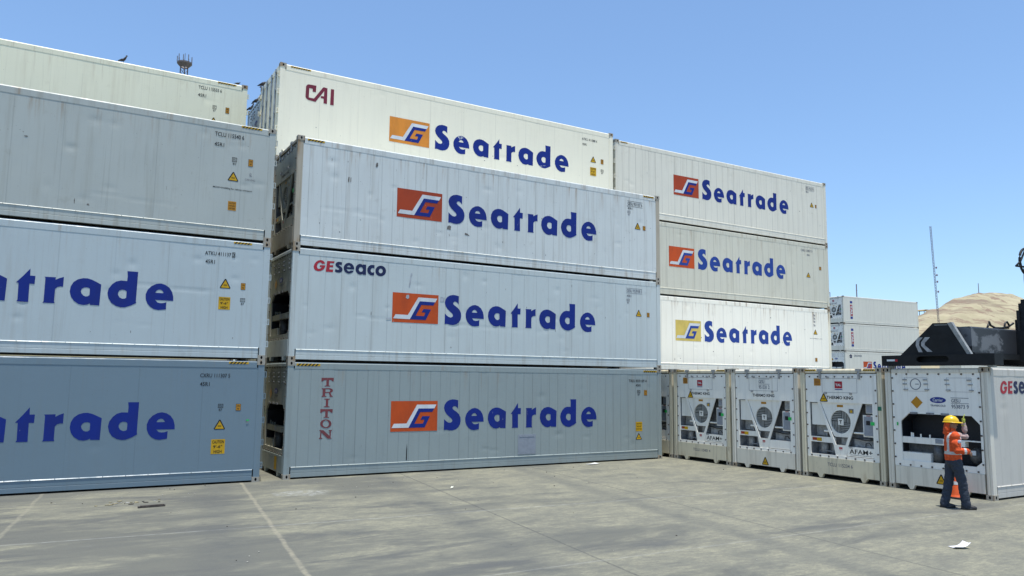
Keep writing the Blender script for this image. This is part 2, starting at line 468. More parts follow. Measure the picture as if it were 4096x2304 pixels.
TRI= [[[(0.867,2.484),(1.185,2.488),(1.182,2.393),(1.154,2.395),(1.116,2.428),(1.062,2.433),(1.061,2.292),(1.104,2.284),(1.098,2.269),(0.951,2.268),(0.955,2.286),(0.995,2.292),(0.995,2.429),(0.935,2.424),(0.894,2.393),(0.864,2.393)]],[[(0.883,2.221),(1.1,2.224),(1.156,2.204),(1.173,2.163),(1.153,2.124),(1.111,2.11),(1.144,2.04),(1.175,2.022),(1.17,2.004),(1.085,2.007),(1.096,2.028),(1.069,2.104),(0.978,2.104),(0.978,2.034),(1.009,2.022),(1.006,2.007),(0.88,2.005),(0.891,2.028),(0.909,2.04),(0.909,2.194),(0.884,2.203)],[(0.978,2.198),(1.077,2.198),(1.109,2.169),(1.086,2.131),(0.981,2.128)]],[[(0.952,1.96),(1.105,1.96),(1.102,1.944),(1.063,1.934),(1.064,1.771),(1.104,1.759),(1.101,1.745),(0.951,1.746),(0.956,1.766),(1.0,1.773),(1.001,1.935),(0.955,1.944)]],[[(0.869,1.699),(1.185,1.696),(1.183,1.602),(1.155,1.605),(1.118,1.638),(1.063,1.645),(1.063,1.505),(1.105,1.496),(1.1,1.481),(0.953,1.483),(0.957,1.5),(0.997,1.506),(0.997,1.642),(0.937,1.638),(0.897,1.608),(0.867,1.608)]],[[(1.167,1.328),(1.163,1.297),(1.147,1.269),(1.12,1.246),(1.086,1.229),(1.047,1.221),(1.005,1.222),(0.965,1.232),(0.93,1.25),(0.902,1.274),(0.884,1.303),(0.877,1.334),(0.881,1.365),(0.897,1.393),(0.923,1.416),(0.957,1.432),(0.997,1.441),(1.038,1.44),(1.078,1.43),(1.114,1.413),(1.142,1.388),(1.16,1.359)],[(1.103,1.329),(1.098,1.297),(1.082,1.27),(1.056,1.252),(1.025,1.246),(0.994,1.253),(0.966,1.272),(0.948,1.3),(0.94,1.333),(0.945,1.365),(0.962,1.392),(0.987,1.41),(1.018,1.416),(1.05,1.409),(1.077,1.39),(1.096,1.362)]],[[(0.861,1.176),(0.962,1.173),(1.126,1.03),(1.129,1.135),(1.101,1.153),(1.104,1.172),(1.19,1.174),(1.186,1.157),(1.161,1.146),(1.16,0.977),(1.184,0.971),(1.181,0.956),(1.085,0.959),(0.917,1.117),(0.916,0.99),(0.946,0.974),(0.945,0.958),(0.858,0.96),(0.865,0.98),(0.886,0.991),(0.892,1.146),(0.865,1.158)]]]

# ------------------------------------------------------------------ containers
GROUP = 'refrigerated containers stacked in the yard'
OFF = (-L / 2, -W / 2, 0)


def SF(u, w, d):          # front long side: u along the length, d = depth behind the outer face
    return (u, d, w)


def EF(u, w, d):          # end facing the yard (-x): u runs left to right as seen
    return (d, W - u, w)


def RF(u, w, d):          # far end (+x)
    return (L - d, u, w)


_cache = {}


def shared(name, key, make, mats, parent):
    """object on a shared mesh; its paint sits in the object's own slots"""
    if key not in _cache:
        me = make().mesh(name, [None] * len(mats))
        _cache[key] = me
    o = link(name, _cache[key], parent, OFF)
    for sl, m in zip(o.material_slots, mats):
        sl.link = 'OBJECT'
        sl.material = m
    return o


def casting_mesh(sx, sy, sz):
    """corner casting with an oval hole in its side, its end and its top or bottom"""
    mb = MB()
    lx, ly, lz = 0.178, 0.162, 0.118

    def side(u, w, d):
        return (u, -0.004 + d, w)

    def end(u, w, d):
        return (-0.004 + d, u, w)

    def lid(u, w, d):
        return (u, w, -0.001 + d)

    for fn, a, b, h in ((side, lx, lz, oval(0.089, 0.062, 0.026, 0.038)), (end, ly, lz, oval(0.085, 0.062, 0.024, 0.036)),
                        (lid, lx, ly, oval(0.095, 0.085, 0.055, 0.030))):
        mb.prism(rect(-0.003, 0, a, b), fn, 0, None, [h])
        n = len(h)
        mb.add([fn(p[0], p[1], 0) for p in h] + [fn(p[0], p[1], 0.03) for p in h],
               [(i, (i + 1) % n, n + (i + 1) % n, n + i) for i in range(n)], 1)
        mb.add([fn(p[0], p[1], 0.03) for p in h], [tuple(range(n))], 1)
    mb.add([(lx, -.004, 0), (lx, ly, 0), (lx, ly, lz), (lx, -.004, lz)], [(0, 1, 2, 3)])
    mb.add([(-.004, ly, 0), (lx, ly, 0), (lx, ly, lz), (-.004, ly, lz)], [(0, 1, 2, 3)])
    mb.add([(-.004, -.004, lz), (lx, -.004, lz), (lx, ly, lz), (-.004, ly, lz)], [(0, 1, 2, 3)])
    mb.v = [((x if sx == 0 else L - x), (y if sy == 0 else W - y), (z if sz == 0 else H - z)) for x, y, z in mb.v]
    return mb


POST = [(.004, .004), (.15, .006), (.15, .14), (.02, .14), (.02, .118), (.004, .108), (.004, .078), (.018, .072), (.018, .056), (.004, .05)]


def post_mesh(sx, sy):
    mb = MB()
    mb.prism(POST, lambda u, w, d: (u, w, d), 0.118, H - 0.118)
    mb.v = [((x if sx == 0 else L - x), (y if sy == 0 else W - y), z) for x, y, z in mb.v]
    return mb


BOT = [(.007, .045), (.007, .142), (.013, .150), (.007, .158), (.007, .276), (-.003, .284), (.015, .303), (.10, .303), (.10, .045)]
TOP = [(.009, 2.705), (.009, 2.842), (.030, 2.870), (.11, 2.870), (.11, 2.705)]


def rail_mesh(profile, sy, rivets=None):
    mb = MB()
    mb.prism(profile, lambda u, w, d: (d, u, w), 0.18, L - 0.18)
    if rivets:
        x = 0.3
        while x < L - 0.3:
            mb.box((x, -.002, .288), (x + .014, .014, .304))
            x += rivets
    if sy:
        mb.v = [(x, W - y, z) for x, y, z in mb.v]
    return mb


def wall_mesh(seed, dents, creases=(), seam=0.4):
    """front side panel: sheet with oil-canning between seams, knocks pressed inwards and long creases"""
    r = random.Random(seed)
    x0, x1, z0, z1 = 0.15, L - 0.15, 0.30, 2.71
    nx, nz = 250, 50
    ds = []
    for i in range(dents):
        ds.append((r.uniform(0.3, L - 0.3), r.uniform(0.45, 2.55), r.uniform(0.04, 0.15), r.uniform(0.03, 0.09), r.uniform(0.003, 0.010)))
    vs, fs = [], []
    ph = [r.uniform(0, 6.28) for _ in range(80)]
    for j in range(nz + 1):
        z = z0 + (z1 - z0) * j / nz
        for i in range(nx + 1):
            x = x0 + (x1 - x0) * i / nx
            k = int(x / seam)
            f = x / seam - k
            y = WALL + 0.0015 * math.sin(math.pi * f) * math.sin(z * 2.1 + ph[k % 80])
            for cx, cz, rx, rz, a in ds:
                dx, dz = (x - cx) / rx, (z - cz) / rz
                q = dx * dx + dz * dz
                if q < 6:
                    y += a * math.exp(-q)
            for cx0, cx1, cz, a, w in creases:
                if cx0 < x < cx1:
                    t = (x - cx0) / (cx1 - cx0)
                    zz = cz + 0.03 * math.sin(t * 7) - 0.06 * max(0, t - .75) * 4
                    y += a * math.exp(-((z - zz) / w) ** 2) * min(1, 8 * t, 8 * (1 - t))
            vs.append((x, y, z))
    for j in range(nz):
        for i in range(nx):
            a = j * (nx + 1) + i
            fs.append((a, a + 1, a + nx + 2, a + nx + 1))
    mb = MB()
    mb.add(vs, fs)
    return mb


def outline(mb, u0, w0, u1, w1, t, fn, d, mi=0):
    mb.prism(rect(u0, w0, u1, w1), fn, d, None, [rect(u0 + t, w0 + t, u1 - t, w1 - t)], mi)


def put(mb, name, mats, root, smooth=False):
    return mb.build(name, mats, root, OFF, smooth)


DEC = WALL - 0.004


def wordmark(root, dx=0.0, dz=0.0, ink='navy', pan='orange', sx=1.0):
    def fn(u, w, d):
        return (2.765 + (u - 2.765) * sx + dx, d, w + dz)
    mb = MB()
    for g in WORD:
        mb.prism(g[0], fn, DEC, None, g[1:])
    put(mb, 'lettering', M[ink], root)
    p = put(MB().prism(rect(2.765, 1.087, 4.126, 1.890), fn, DEC, None), 'emblem', M[pan], root)
    MB().prism(LOGO_W, fn, DEC - .003, None).build('emblem_stripe', M['white_print'], p)
    MB().prism(LOGO_B, fn, DEC - .003, None).build('emblem_letter', M[ink], p)


def ident(root, u0, u1, w0, w1, body, fn=SF, d=DEC, ink='ink', frame=None, name='identification_lettering', bold=0.012):
    mb = MB()
    add_text(mb, fn, d, body, u0, u1, w0, w1, bold)
    if frame == 'last':      # check digit in a box
        outline(mb, u1 + .025, w0 - .02, u1 + .095, w1 + .02, .012, fn, d)
        add_text(mb, fn, d, '3', u1 + .04, u1 + .08, w0, w1, bold)
    if frame == 'lines':
        mb.prism(rect(u0 - .01, w1 + .025, u1 + .01, w1 + .037), fn, d, None)
        mb.prism(rect(u0 - .01, w0 - .037, u1 + .01, w0 - .025), fn, d, None)
    return put(mb, name, M[ink], root)


def triangle(root, u0, u1, w0, w1, fn=SF, d=DEC):
    c = (u0 + u1) / 2
    h = w1 - w0
    mb = MB()
    mb.prism([(u0 + .015, w0), (u1 - .015, w0), (u1, w0 + .02), (c + .014, w1), (c - .014, w1), (u0, w0 + .02)], fn, d, None, mi=1)
    k = .075 * h
    mb.prism([(u0 + 1.5 * k, w0 + k), (u1 - 1.5 * k, w0 + k), (c, w1 - 1.7 * k)], fn, d - .002, None)
    for q in (.30, .38):
        mb.prism(rect(c - .04, w0 + q * h, c + .04, w0 + (q + .035) * h), fn, d - .004, None, mi=1)
    return put(mb, 'warning_sign', [M['sign_yellow'], M['sign_black']], root)


def height_label(root, u0, u1, w0, w1, fn=SF, d=DEC):
    mb = MB()
    mb.prism(rect(u0, w0, u1, w1), fn, d, None, mi=1)
    mb.prism(rect(u0 + .008, w0 + .008, u1 - .008, w1 - .008), fn, d - .002, None)
    a, b = u0 + .02, u1 - .02
    h = w1 - w0
    add_text(mb, fn, d - .004, '2.9m', a, b, w0 + .58 * h, w0 + .84 * h, .02, 1)
    add_text(mb, fn, d - .004, '9\'6"', a + .01, b - .01, w0 + .16 * h, w0 + .42 * h, .02, 1)
    return put(mb, 'height_label', [M['sign_orange'], M['sign_black']], root)


def caution(root, u0, u1, w0, w1, fn=SF, d=DEC):
    mb = MB()
    mb.prism(rect(u0, w0, u1, w1), fn, d, None)
    h = w1 - w0
    p = (u1 - u0) * .08
    add_text(mb, fn, d - .002, 'CAUTION', u0 + p, u1 - p, w0 + .72 * h, w0 + .93 * h, .015, 1)
    add_text(mb, fn, d - .002, '9\'-6"', u0 + 2 * p, u1 - 2.5 * p, w0 + .40 * h, w0 + .60 * h, .015, 1)
    add_text(mb, fn, d - .002, 'HIGH', u0 + 2.6 * p, u1 - 2.6 * p, w0 + .06 * h, w0 + .27 * h, .015, 1)
    return put(mb, 'caution_sign', [M['sign_yellow'], M['sign_black']], root)


def ic_mark(root, u0, u1, w0, w1, digits='87', ink='ink', fn=SF, d=DEC):
    mb = MB()
    m = w0 + (w1 - w0) * .0
    outline(mb, u0, m, u1, w1, .011, fn, d)
    c = u0 + (u1 - u0) * .42
    mb.prism(rect(c - .005, m, c + .005, w1), fn, d, None)
    add_text(mb, fn, d, 'C', c + .018, u1 - .02, m + .02, w1 - .02, .02)
    mb.prism(rect(u0 + .024, m + .02, u0 + .032, w1 - .02), fn, d, None)
    add_text(mb, fn, d, digits, u0 + .02, u1 - .02, m - .075, m - .018, .01)
    return put(mb, 'approval_mark', M[ink], root)


def hazard(root, u0, u1, w0, w1, fn=SF, d=.006):
    mb = MB()
    mb.prism(rect(u0, w0, u1, w1), fn, d, None)
    h = w1 - w0
    n = max(3, int((u1 - u0) / (h * 1.5)))
    st = (u1 - u0 - h) / n
    for i in range(n):
        a = u0 + i * st + .01
        mb.prism([(a, w0), (a + st * .5, w0), (a + st * .5 + h, w1), (a + h, w1)], fn, d - .002, None, mi=1)
    return put(mb, 'hazard_stripe', [M['sign_yellow'], M['sign_black']], root)


def scrapes(root, seed, n, zr=(0.45, 2.6), size=.05):
    r = random.Random(seed)
    mb = MB()
    for i in range(n):
        cx, cz = r.uniform(.3, L - .3), r.uniform(*zr)
        a, b = r.uniform(.008, size), r.uniform(.008, size * .9)
        k = r.randint(6, 9)
        if r.random() < .5:
            a *= .3
            b *= 1.8
        pts = [(cx + a * r.uniform(.4, 1.2) * math.cos(6.283 * j / k), cz + b * r.uniform(.4, 1.2) * math.sin(6.283 * j / k)) for j in range(k)]
        mb.prism(pts, SF, DEC + .001, None)
    return put(mb, 'paint_scrapes', M['chip'], root)


# ---- ends
def door_end(root, fn, pm, rusty=False):
    put(MB().prism(rect(.15, 2.70, W - .15, 2.86), fn, .004, .12), 'door_header', pm, root)
    put(MB().prism(rect(.15, .045, W - .15, .20), fn, .004, .12), 'door_sill', pm, root)
    for k in (0, 1):
        u0, u1 = (.16, W / 2 - .004) if k == 0 else (W / 2 + .004, W - .16)
        mb = MB().prism(rect(u0, .21, u1, 2.69), fn, .02, .09)
        mb.prism(rect(u0 + .06, .27, u1 - .06, 2.63), fn, .012, .02)
        dr = put(mb, 'door', pm, root)
        for q in (.25, .72):
            u = u0 + (u1 - u0) * q
            rod = MB().tube([fn(u, .10, -.012), fn(u, 2.82, -.012)], .024, 8)
            for z in (.14, .75, 1.5, 2.2, 2.76):
                rod.prism(rect(u - .05, z - .035, u + .05, z + .035), fn, -.028, .012)
            rod.build('lock_rod', M['rod'], dr)
        for z in (.39, .93, 1.46, 2.03, 2.55):
            u = .02 if k == 0 else W - .02
            sg = 1 if k == 0 else -1
            hb = MB().prism(rect(-.058, z - .072, .006, z + .072), lambda a, w, q: fn(u + sg * q, w, a), 0, .025, [rect(-.044, z - .055, -.012, z + .055)])
            hb.prism(rect(u + sg * .03 if sg > 0 else u - .13, z - .05, u + .13 if sg > 0 else u - .03, z + .05), fn, -.03, .012)
            hb.build('hinge', pm, dr)


def plain_end(root, fn, pm):
    put(MB().prism(rect(.15, .05, W - .15, 2.86), fn, .03, .09), 'end_wall', pm, root)


def end_frame(root, pm):
    """sill with fork pockets and feet, and the header of a machinery end"""
    s = [(.178, .125), (.455, .125), (.525, .018), (.600, .018), (.650, .125), (1.735, .125), (1.790, .018), (1.862, .018), (1.935, .125),
         (2.26, .125), (2.26, .545), (.178, .545)]
    put(MB().prism(s, EF, .008, .09), 'end_sill', pm, root)
    put(MB().box((.55, .1, .03), (.70, W - .1, .2)), 'cross_beam', M['bay'], root)
    hd = [(.004, 2.765), (.004, 2.830), (.034, 2.872), (.14, 2.872), (.14, 2.765)]
    put(MB().prism(hd, lambda u, w, d: (u, d, w), .18, W - .18), 'end_header', pm, root)


def bolts(unit, us, ws, u0, u1, w0, w1, d):
    """one bolt head for every hole round the unit"""
    if 'bolt' not in _cache:
        _cache['bolt'] = MB().prism(oval(0, 0, .021, .021, 6), lambda u, w, q: (q, -u, w), -.018, .004).mesh('bolt', M['bolt'])
    for u, w in [(u0, w) for w in ws] + [(u1, w) for w in ws] + [(u, w0) for u in us] + [(u, w1) for u in us]:
        link('bolt', _cache['bolt'], unit, (d, W - u, w))


def machine_fan(root, pm, deco):
    """unit with a round fan grille between two V braces"""
    end_frame(root, pm)
    d = .022
    uw = deco.get('unit') or M['unit_white']
    op = [(.262, .625), (2.135, .625), (2.135, 1.985), (.262, 1.985)]
    mb = MB().prism(rect(.165, .548, W - .165, 2.70), EF, d, .06, [op])
    mb.prism([(.004, 2.700), (.03, 2.745), (.09, 2.745), (.09, 2.700)], lambda u, w, q: (u + .012, q, w), .17, W - .17)
    un = put(mb, 'refrigeration_unit', uw, root)
    bolts(un, [.3 + i * .262 for i in range(8)], [.75 + i * .315 for i in range(6)], .192, W - .192, .585, 2.665, d)
    bay = MB().prism(rect(.262, .625, 2.135, 1.985), EF, .36, None)
    for a, b in (((.262, .625), (.262, 1.985)), ((2.135, .625), (2.135, 1.985)), ((.262, .625), (2.135, .625)), ((.262, 1.985), (2.135, 1.985))):
        bay.add([EF(*a, .06), EF(*b, .06), EF(*b, .36), EF(*a, .36)], [(0, 1, 2, 3)])
    bay.build('machinery_bay', M['bay'], un)
    c, cz, r = 1.18, 1.495, .30
    sh = [(.60, 1.985), (1.80, 1.985), (1.43, 1.135), (1.36, 1.105), (1.02, 1.105), (.97, 1.135)]
    MB().prism(sh, EF, .060, .10, [oval(c, cz, r, r, 32)]).build('fan_shroud', uw, un)
    g = MB().prism(oval(c, cz, r, r, 32), EF, .16, None)
    n = 32
    o = oval(c, cz, r, r, n)
    g.add([EF(*p, .10) for p in o] + [EF(*p, .16) for p in o], [(i, (i + 1) % n, n + (i + 1) % n, n + i) for i in range(n)])
    gr = g.build('fan_grille', M['grille'], un)
    b = MB()
    for k in range(1, 7):       # four quadrants of parallel bars
        s = k * .046
        e = math.sqrt(max(.0001, (r - .006) ** 2 - s * s))
        for (p, q) in (((s, 0), (s, e)), ((0, -s), (e, -s)), ((-s, 0), (-s, -e)), ((0, s), (-e, s))):
            u0, u1 = sorted((c + p[0], c + q[0]))
            w0, w1 = sorted((cz + p[1], cz + q[1]))
            b.prism(rect(u0 - .009, w0 - .009, u1 + .009, w1 + .009), EF, .085, .10)
    b.build('grille_bars', M['grille_bar'], gr)
    hub = MB().prism(rect(c - .08, cz - .08, c + .08, cz + .08), EF, .07, .084)
    hb = hub.build('fan_hub', uw, gr)
    add_text(MB(), EF, .067, 'T', c - .04, c + .04, cz - .045, cz + .045, .05).build('hub_lettering', M['ink'], gr)
    for s in (-1, 1):
        x = lambda q: c + s * q
        MB().prism([(x(.665), 1.985), (x(.585), 1.985), (x(.14), .90), (x(.08), .625), (x(.155), .625), (x(.215), .90)][::s], EF, .034, .062).build('brace', uw, un)
    MB().prism([(c - .15, .90), (c + .15, .90), (c + .09, .63), (c - .09, .63)], EF, .035, .06).build('brace_plate', uw, un)
    MB().prism(rect(c - .05, .80, c + .05, .845), EF, .033, None).prism(rect(c - .045, .775, c + .05, .785), EF, .033, None).build('red_badge', M['red'], un)
    MB().prism([(.285, 1.385), (.74, 1.385), (.60, 1.70), (.52, 1.965), (.285, 1.965)], EF, .09, .3).build('access_panel', uw, un)
    MB().prism(rect(.265, .935, .985, 1.078), EF, .05, .12).build('cross_bar', uw, un)
    st = MB().prism(rect(.31, .975, .45, 1.05), EF, .047, None, mi=1).prism(rect(.452, .96, .60, 1.052), EF, .047, None)
    st.build('bar_sticker', [M['sign_yellow'], M['red_orange']], un)
    cb = MB().prism(rect(1.80, 1.15, 2.115, 1.70), EF, .11, .34).build('control_box', uw, un)
    MB().prism(rect(1.835, 1.18, 2.10, 1.66), EF, .095, .109).build('control_door', M['unit_grey'], cb)
    MB().prism(rect(1.90, 1.45, 2.01, 1.56), EF, .092, None).build('control_screen', M['bay_black'], cb)
    MB().prism(rect(1.90, 1.672, 2.02, 1.692), EF, .107, None).build('control_label', M['red_orange'], cb)
    rb = MB().prism(rect(1.885, 1.745, 2.105, 1.972), EF, .12, .34).build('junction_box', uw, un)
    MB().prism(rect(1.90, 1.76, 2.09, 1.955), EF, .112, .119).build('box_lid', M['unit_mid'] if deco.get('dark_lid') else M['unit_grey'], rb)
    MB().prism(rect(1.47, .885, 2.13, 1.09), EF, .20, .35).build('condenser_tray', M['unit_mid'], un)
    MB().tube([EF(*p) for p in ((1.47, 1.10, .15), (1.6, 1.095, .14), (1.75, 1.07, .14), (1.95, 1.065, .14), (2.13, 1.10, .15))], .016, 7).build('cable', M['cable'], un)
    MB().tube([EF(*p) for p in ((1.80, .90, .18), (1.83, .99, .16), (1.92, 1.0, .16), (1.97, .92, .18))], .011, 7).build('cable', M['cable'], un)
    pl = MB().prism(rect(1.36, .64, 2.13, .872), EF, .04, .2).build('lower_panel', uw, un)
    if deco.get('afam'):
        t = MB()
        add_text(t, EF, .037, 'AFAM+', 1.43, 2.08, .705, .822, .012)
        t.prism(rect(1.425, .845, 1.53, .860), EF, .037, None)
        t.prism(rect(1.46, .672, 2.06, .679), EF, .037, None)
        t.build('panel_lettering', M['ink'], pl)
    cp = MB()
    cp.tube([EF(.52, .63, .28), EF(.52, .93, .28)], .10, 12)
    cp.tube([EF(.80, .63, .30), EF(.80, .90, .30)], .075, 12)
    cp.tube([EF(.40, .70, .22), EF(.92, .70, .22)], .018, 6)
    cp.build('compressor', M['unit_mid'], un, None, True)
    up = MB()
    up.prism(rect(.30, 1.10, .62, 1.375), EF, .25, .4)
    up.tube([EF(.66, 1.10, .2), EF(.66, 1.38, .2)], .03, 8)
    up.build('receiver_tank', M['unit_mid'], un)
    MB().tube([EF(.68, 1.235, .07), EF(.93, 1.235, .07)], .024, 8).build('pipe', uw, un)
    MB().tube([EF(1.55, 1.235, .09), EF(1.83, 1.235, .09)], .024, 8).build('pipe', uw, un)
    MB().prism(rect(1.09, .90, 1.30, 1.08), EF, .2, .4).build('motor', M['unit_mid'], un)
    ht = MB()
    outline(ht, .685, 2.25, 1.73, 2.625, .007, EF, d - .003)
    ht.build('hatch_outline', M['grey_ink'], un)
    for u, w in ((.88, 2.645), (1.51, 2.645), (.80, 2.235), (1.55, 2.235)):
        MB().prism(rect(u - .03, w - .03, u + .03, w + .03), EF, d - .03, d).build('latch', M['unit_mid'], un)
    put(add_text(MB(), EF, d - .003, 'THERMO KING', .812, 1.608, 2.080, 2.164, .026), 'unit_lettering', M['ink'], root)
    MB().prism(rect(1.09, 1.875, 1.275, 1.935), EF, .057, None).build('bar_sticker', M['sign_orange'], un)
    if not deco.get('no_side_sticker'):
        MB().prism(rect(1.44, 1.725, 1.58, 1.84), EF, .057, None, mi=1).prism(oval(1.51, 1.775, .04, .04, 8), EF, .055, None).build('round_sticker', [M['sign_yellow'], M['bay']], un)
    for u in (.64, 1.80):
        MB().prism(rect(u - .028, 2.60, u + .028, 2.81), EF, -.012, .02).prism(rect(u - .085, 2.80, u + .085, 2.868), EF, -.014, .05).build('lifting_hook', M['unit_mid'], un)
    MB().prism(rect(2.08, 1.455, 2.185, 1.54), EF, d - .012, None).build('green_seal', M['green'], un)
    if deco.get('tal'):
        lg = put(MB().prism(rect(1.075, 2.362, 1.30, 2.545), EF, d - .004, None), 'emblem', M['red'], root)
        add_text(MB(), EF, d - .007, 'TAL', 1.10, 1.275, 2.42, 2.485, .045).build('emblem_letter', M['white_print'], lg)
        MB().prism(rect(1.075, 2.322, 1.30, 2.343), EF, d - .004, None).build('emblem_stripe', M['blue'], lg)
        sq = MB().prism(rect(.437, 2.425, .648, 2.62), EF, d - .004, None)
        for i in range(4):
            sq.prism(rect(.47, 2.46 + i * .037, .615, 2.472 + i * .037), EF, d - .006, None, mi=1)
        put(sq, 'caution_sign', [M['sign_orange'], M['brown_red']], root)
        triangle(root, *(deco.get('tri') or (.60, .85, 2.005, 2.225)), EF, d - .004)
    for it in deco.get('text', ()):
        ident(root, *it[:5], EF, it[5] if len(it) > 5 else .004, 'grey_ink', None)


def machine_coil(root, pm, deco):
    """unit with one wide octagonal opening over a dark coil"""
    end_frame(root, pm)
    d = .022
    uw = deco.get('unit') or M['unit_white']
    op = [(.36, .69), (2.09, .69), (2.222, .80), (2.222, 1.615), (2.045, 1.80), (.572, 1.80), (.36, 1.61)]
    mb = MB().prism(rect(.165, .548, W - .165, 2.765), EF, d, .06, [op])
    un = put(mb, 'refrigeration_unit', uw, root)
    bolts(un, [.3 + i * .262 for i in range(8)], [.75 + i * .315 for i in range(7)], .192, W - .192, .585, 2.735, d)
    bay = MB().prism(op, EF, .50, None, mi=1)
    n = len(op)
    bay.add([EF(*p, .06) for p in op] + [EF(*p, .50) for p in op], [(i, (i + 1) % n, n + (i + 1) % n, n + i) for i in range(n)])
    bay.build('machinery_bay', [M['bay_black'], M['bay_black']], un)
    MB().prism(rect(.362, 1.10, 1.85, 1.245), EF, .06, .2).build('cross_bar', uw, un)
    MB().prism(rect(1.85, 1.225, 2.22, 1.25), EF, .06, .2).build('cross_bar', uw, un)
    dp = MB().prism(rect(1.17, 1.13, 1.345, 1.235), EF, .05, .059).build('display', M['unit_grey'], un)
    MB().prism(rect(1.19, 1.15, 1.325, 1.215), EF, .047, None).build('display_screen', M['patch'], dp)
    MB().prism(rect(.362, .69, 1.045, .885), EF, .05, .3).build('access_panel', uw, un)
    MB().prism(rect(.362, .885, 1.30, 1.10), EF, .3, .45).build('condenser_tray', M['mid_dark'], un)
    MB().tube([EF(1.16, .69, .18), EF(1.16, 1.09, .18)], .105, 14).build('receiver_tank', M['mid_dark'], un, None, True)
    MB().ball(EF(2.00, .90, .30), (.17, .17, .2)).build('compressor', M['mid_dark'], un, None, True)
    MB().prism(rect(1.95, .93, 2.05, 1.03), EF, .11, .12).build('small_label', M['white_print'], un)
    pp = MB()
    for u, z in ((.57, 1.30), (.61, 1.29), (.80, 1.275), (1.02, 1.27)):
        pp.tube([EF(u, 1.245, .1), EF(u, z + .05, .1)], .018, 7)
    pp.build('pipe', uw, un)
    for u in (.70, 1.10, 1.45):
        MB().prism(rect(u - .09, 1.79, u + .09, 1.835), EF, d - .02, d + .03).build('latch', M['bay'], un)
    ring = MB().prism(oval(.775, 2.497, .135, .135, 28), EF, d - .006, d, [oval(.775, 2.497, .118, .118, 28)])
    ring.prism(rect(.77, 2.49, .86, 2.505), EF, d - .006, d)
    ring.build('vent_disc', M['grey_ink'], un)
    for u, w in ((.51, 2.60), (.51, 2.50), (.53, 2.37), (1.02, 2.60), (1.03, 2.50), (1.05, 2.37), (1.53, 2.60), (1.54, 2.50), (1.56, 2.37), (2.04, 2.60), (2.06, 2.50), (2.08, 2.37)):
        MB().prism(rect(u - .05, w - .014, u + .05, w + .014), EF, d - .022, d).build('latch', M['unit_mid'], un)
    ho = MB()
    outline(ho, .50, 2.33, 1.07, 2.65, .005, EF, d - .002)
    ho.build('hatch_outline', M['grey_ink'], un)
    ho = MB()
    outline(ho, 1.52, 2.33, 2.09, 2.65, .005, EF, d - .002)
    ho.build('hatch_outline', M['grey_ink'], un)
    dm = .147
    put(MB().prism([(.785 - dm, 2.068), (.785, 2.068 - dm), (.785 + dm, 2.068), (.785, 2.068 + dm)], EF, d - .004, None), 'diamond_sign', M['sign_orange'], root)
    lg = put(MB().prism(oval(1.30, 2.135, .19, .070, 28), EF, d - .004, None), 'emblem', M['blue'], root)
    add_text(MB(), EF, d - .007, 'Carrier', 1.18, 1.42, 2.10, 2.172, .02).build('emblem_letter', M['white_print'], lg)
    put(add_text(MB(), EF, d - .004, 'TRANSICOLD', 1.115, 1.475, 1.985, 2.03, .02), 'unit_lettering', M['grey_ink'], root)
    for a in (deco.get('reg') or ()):
        put(a(d), 'identification_lettering', M['grey_ink'], root)
    MB().prism(rect(.262, 1.50, .30, 1.58), EF, d - .012, None).build('green_seal', M['green'], un)
    for it in deco.get('text', ()):
        ident(root, *it[:5], EF, it[5] if len(it) > 5 else .004, 'grey_ink', None)


def container(loc, pm, label, left, right, front=None, frame=None, group=GROUP, deco=None, cat='container', rz=0.0, detail=True):
    """one 12.2 m high-cube refrigerated container; loc = its base corner nearest the yard at the left"""
    c, s = math.cos(rz), math.sin(rz)
    ctr = (loc[0] + c * L / 2 - s * W / 2, loc[1] + s * L / 2 + c * W / 2, loc[2])
    root = tag(empty('refrigerated_container', ctr, rz), label, cat, group)
    wm, pm = pm, PLAIN[pm.name]
    fm = PLAIN[frame.name] if frame else pm
    for a in (0, 1):
        for b in (0, 1):
            shared('corner_post', ('post', a, b), lambda: post_mesh(a, b), [fm], root)
            for z in (0, 1):
                shared('corner_casting', ('cast', a, b, z), lambda: casting_mesh(a, b, z), [M['cast'], M['hole']], root)
    for b in (0, 1):
        shared('bottom_rail', ('bot', b), lambda: rail_mesh(BOT, b, .45 if b == 0 else None), [pm], root)
        shared('top_rail', ('top', b), lambda: rail_mesh(TOP, b), [pm], root)
    if front:
        put(front, 'side_wall', wm, root, True)
    else:
        shared('side_wall', ('wall', 0), lambda: MB().box((.15, WALL, .30), (L - .15, WALL + .03, 2.71)), [wm], root)
    shared('side_wall', ('wall', 1), lambda: MB().box((.15, W - WALL - .03, .30), (L - .15, W - WALL, 2.71)), [pm], root)
    shared('roof', ('roof',), lambda: MB().box((.10, .08, 2.80), (L - .10, W - .08, 2.862)), [pm], root)
    shared('floor', ('floor',), lambda: MB().box((.5, .10, .16), (L - .10, W - .10, .30)), [M['bay']], root)
    if left == 'door':
        door_end(root, EF, pm)
    elif left == 'fan':
        machine_fan(root, fm, deco or {})
    elif left == 'coil':
        machine_coil(root, fm, deco or {})
    else:
        plain_end(root, EF, pm)
    if right == 'door':
        door_end(root, RF, pm)
    else:
        plain_end(root, RF, pm)
    return root


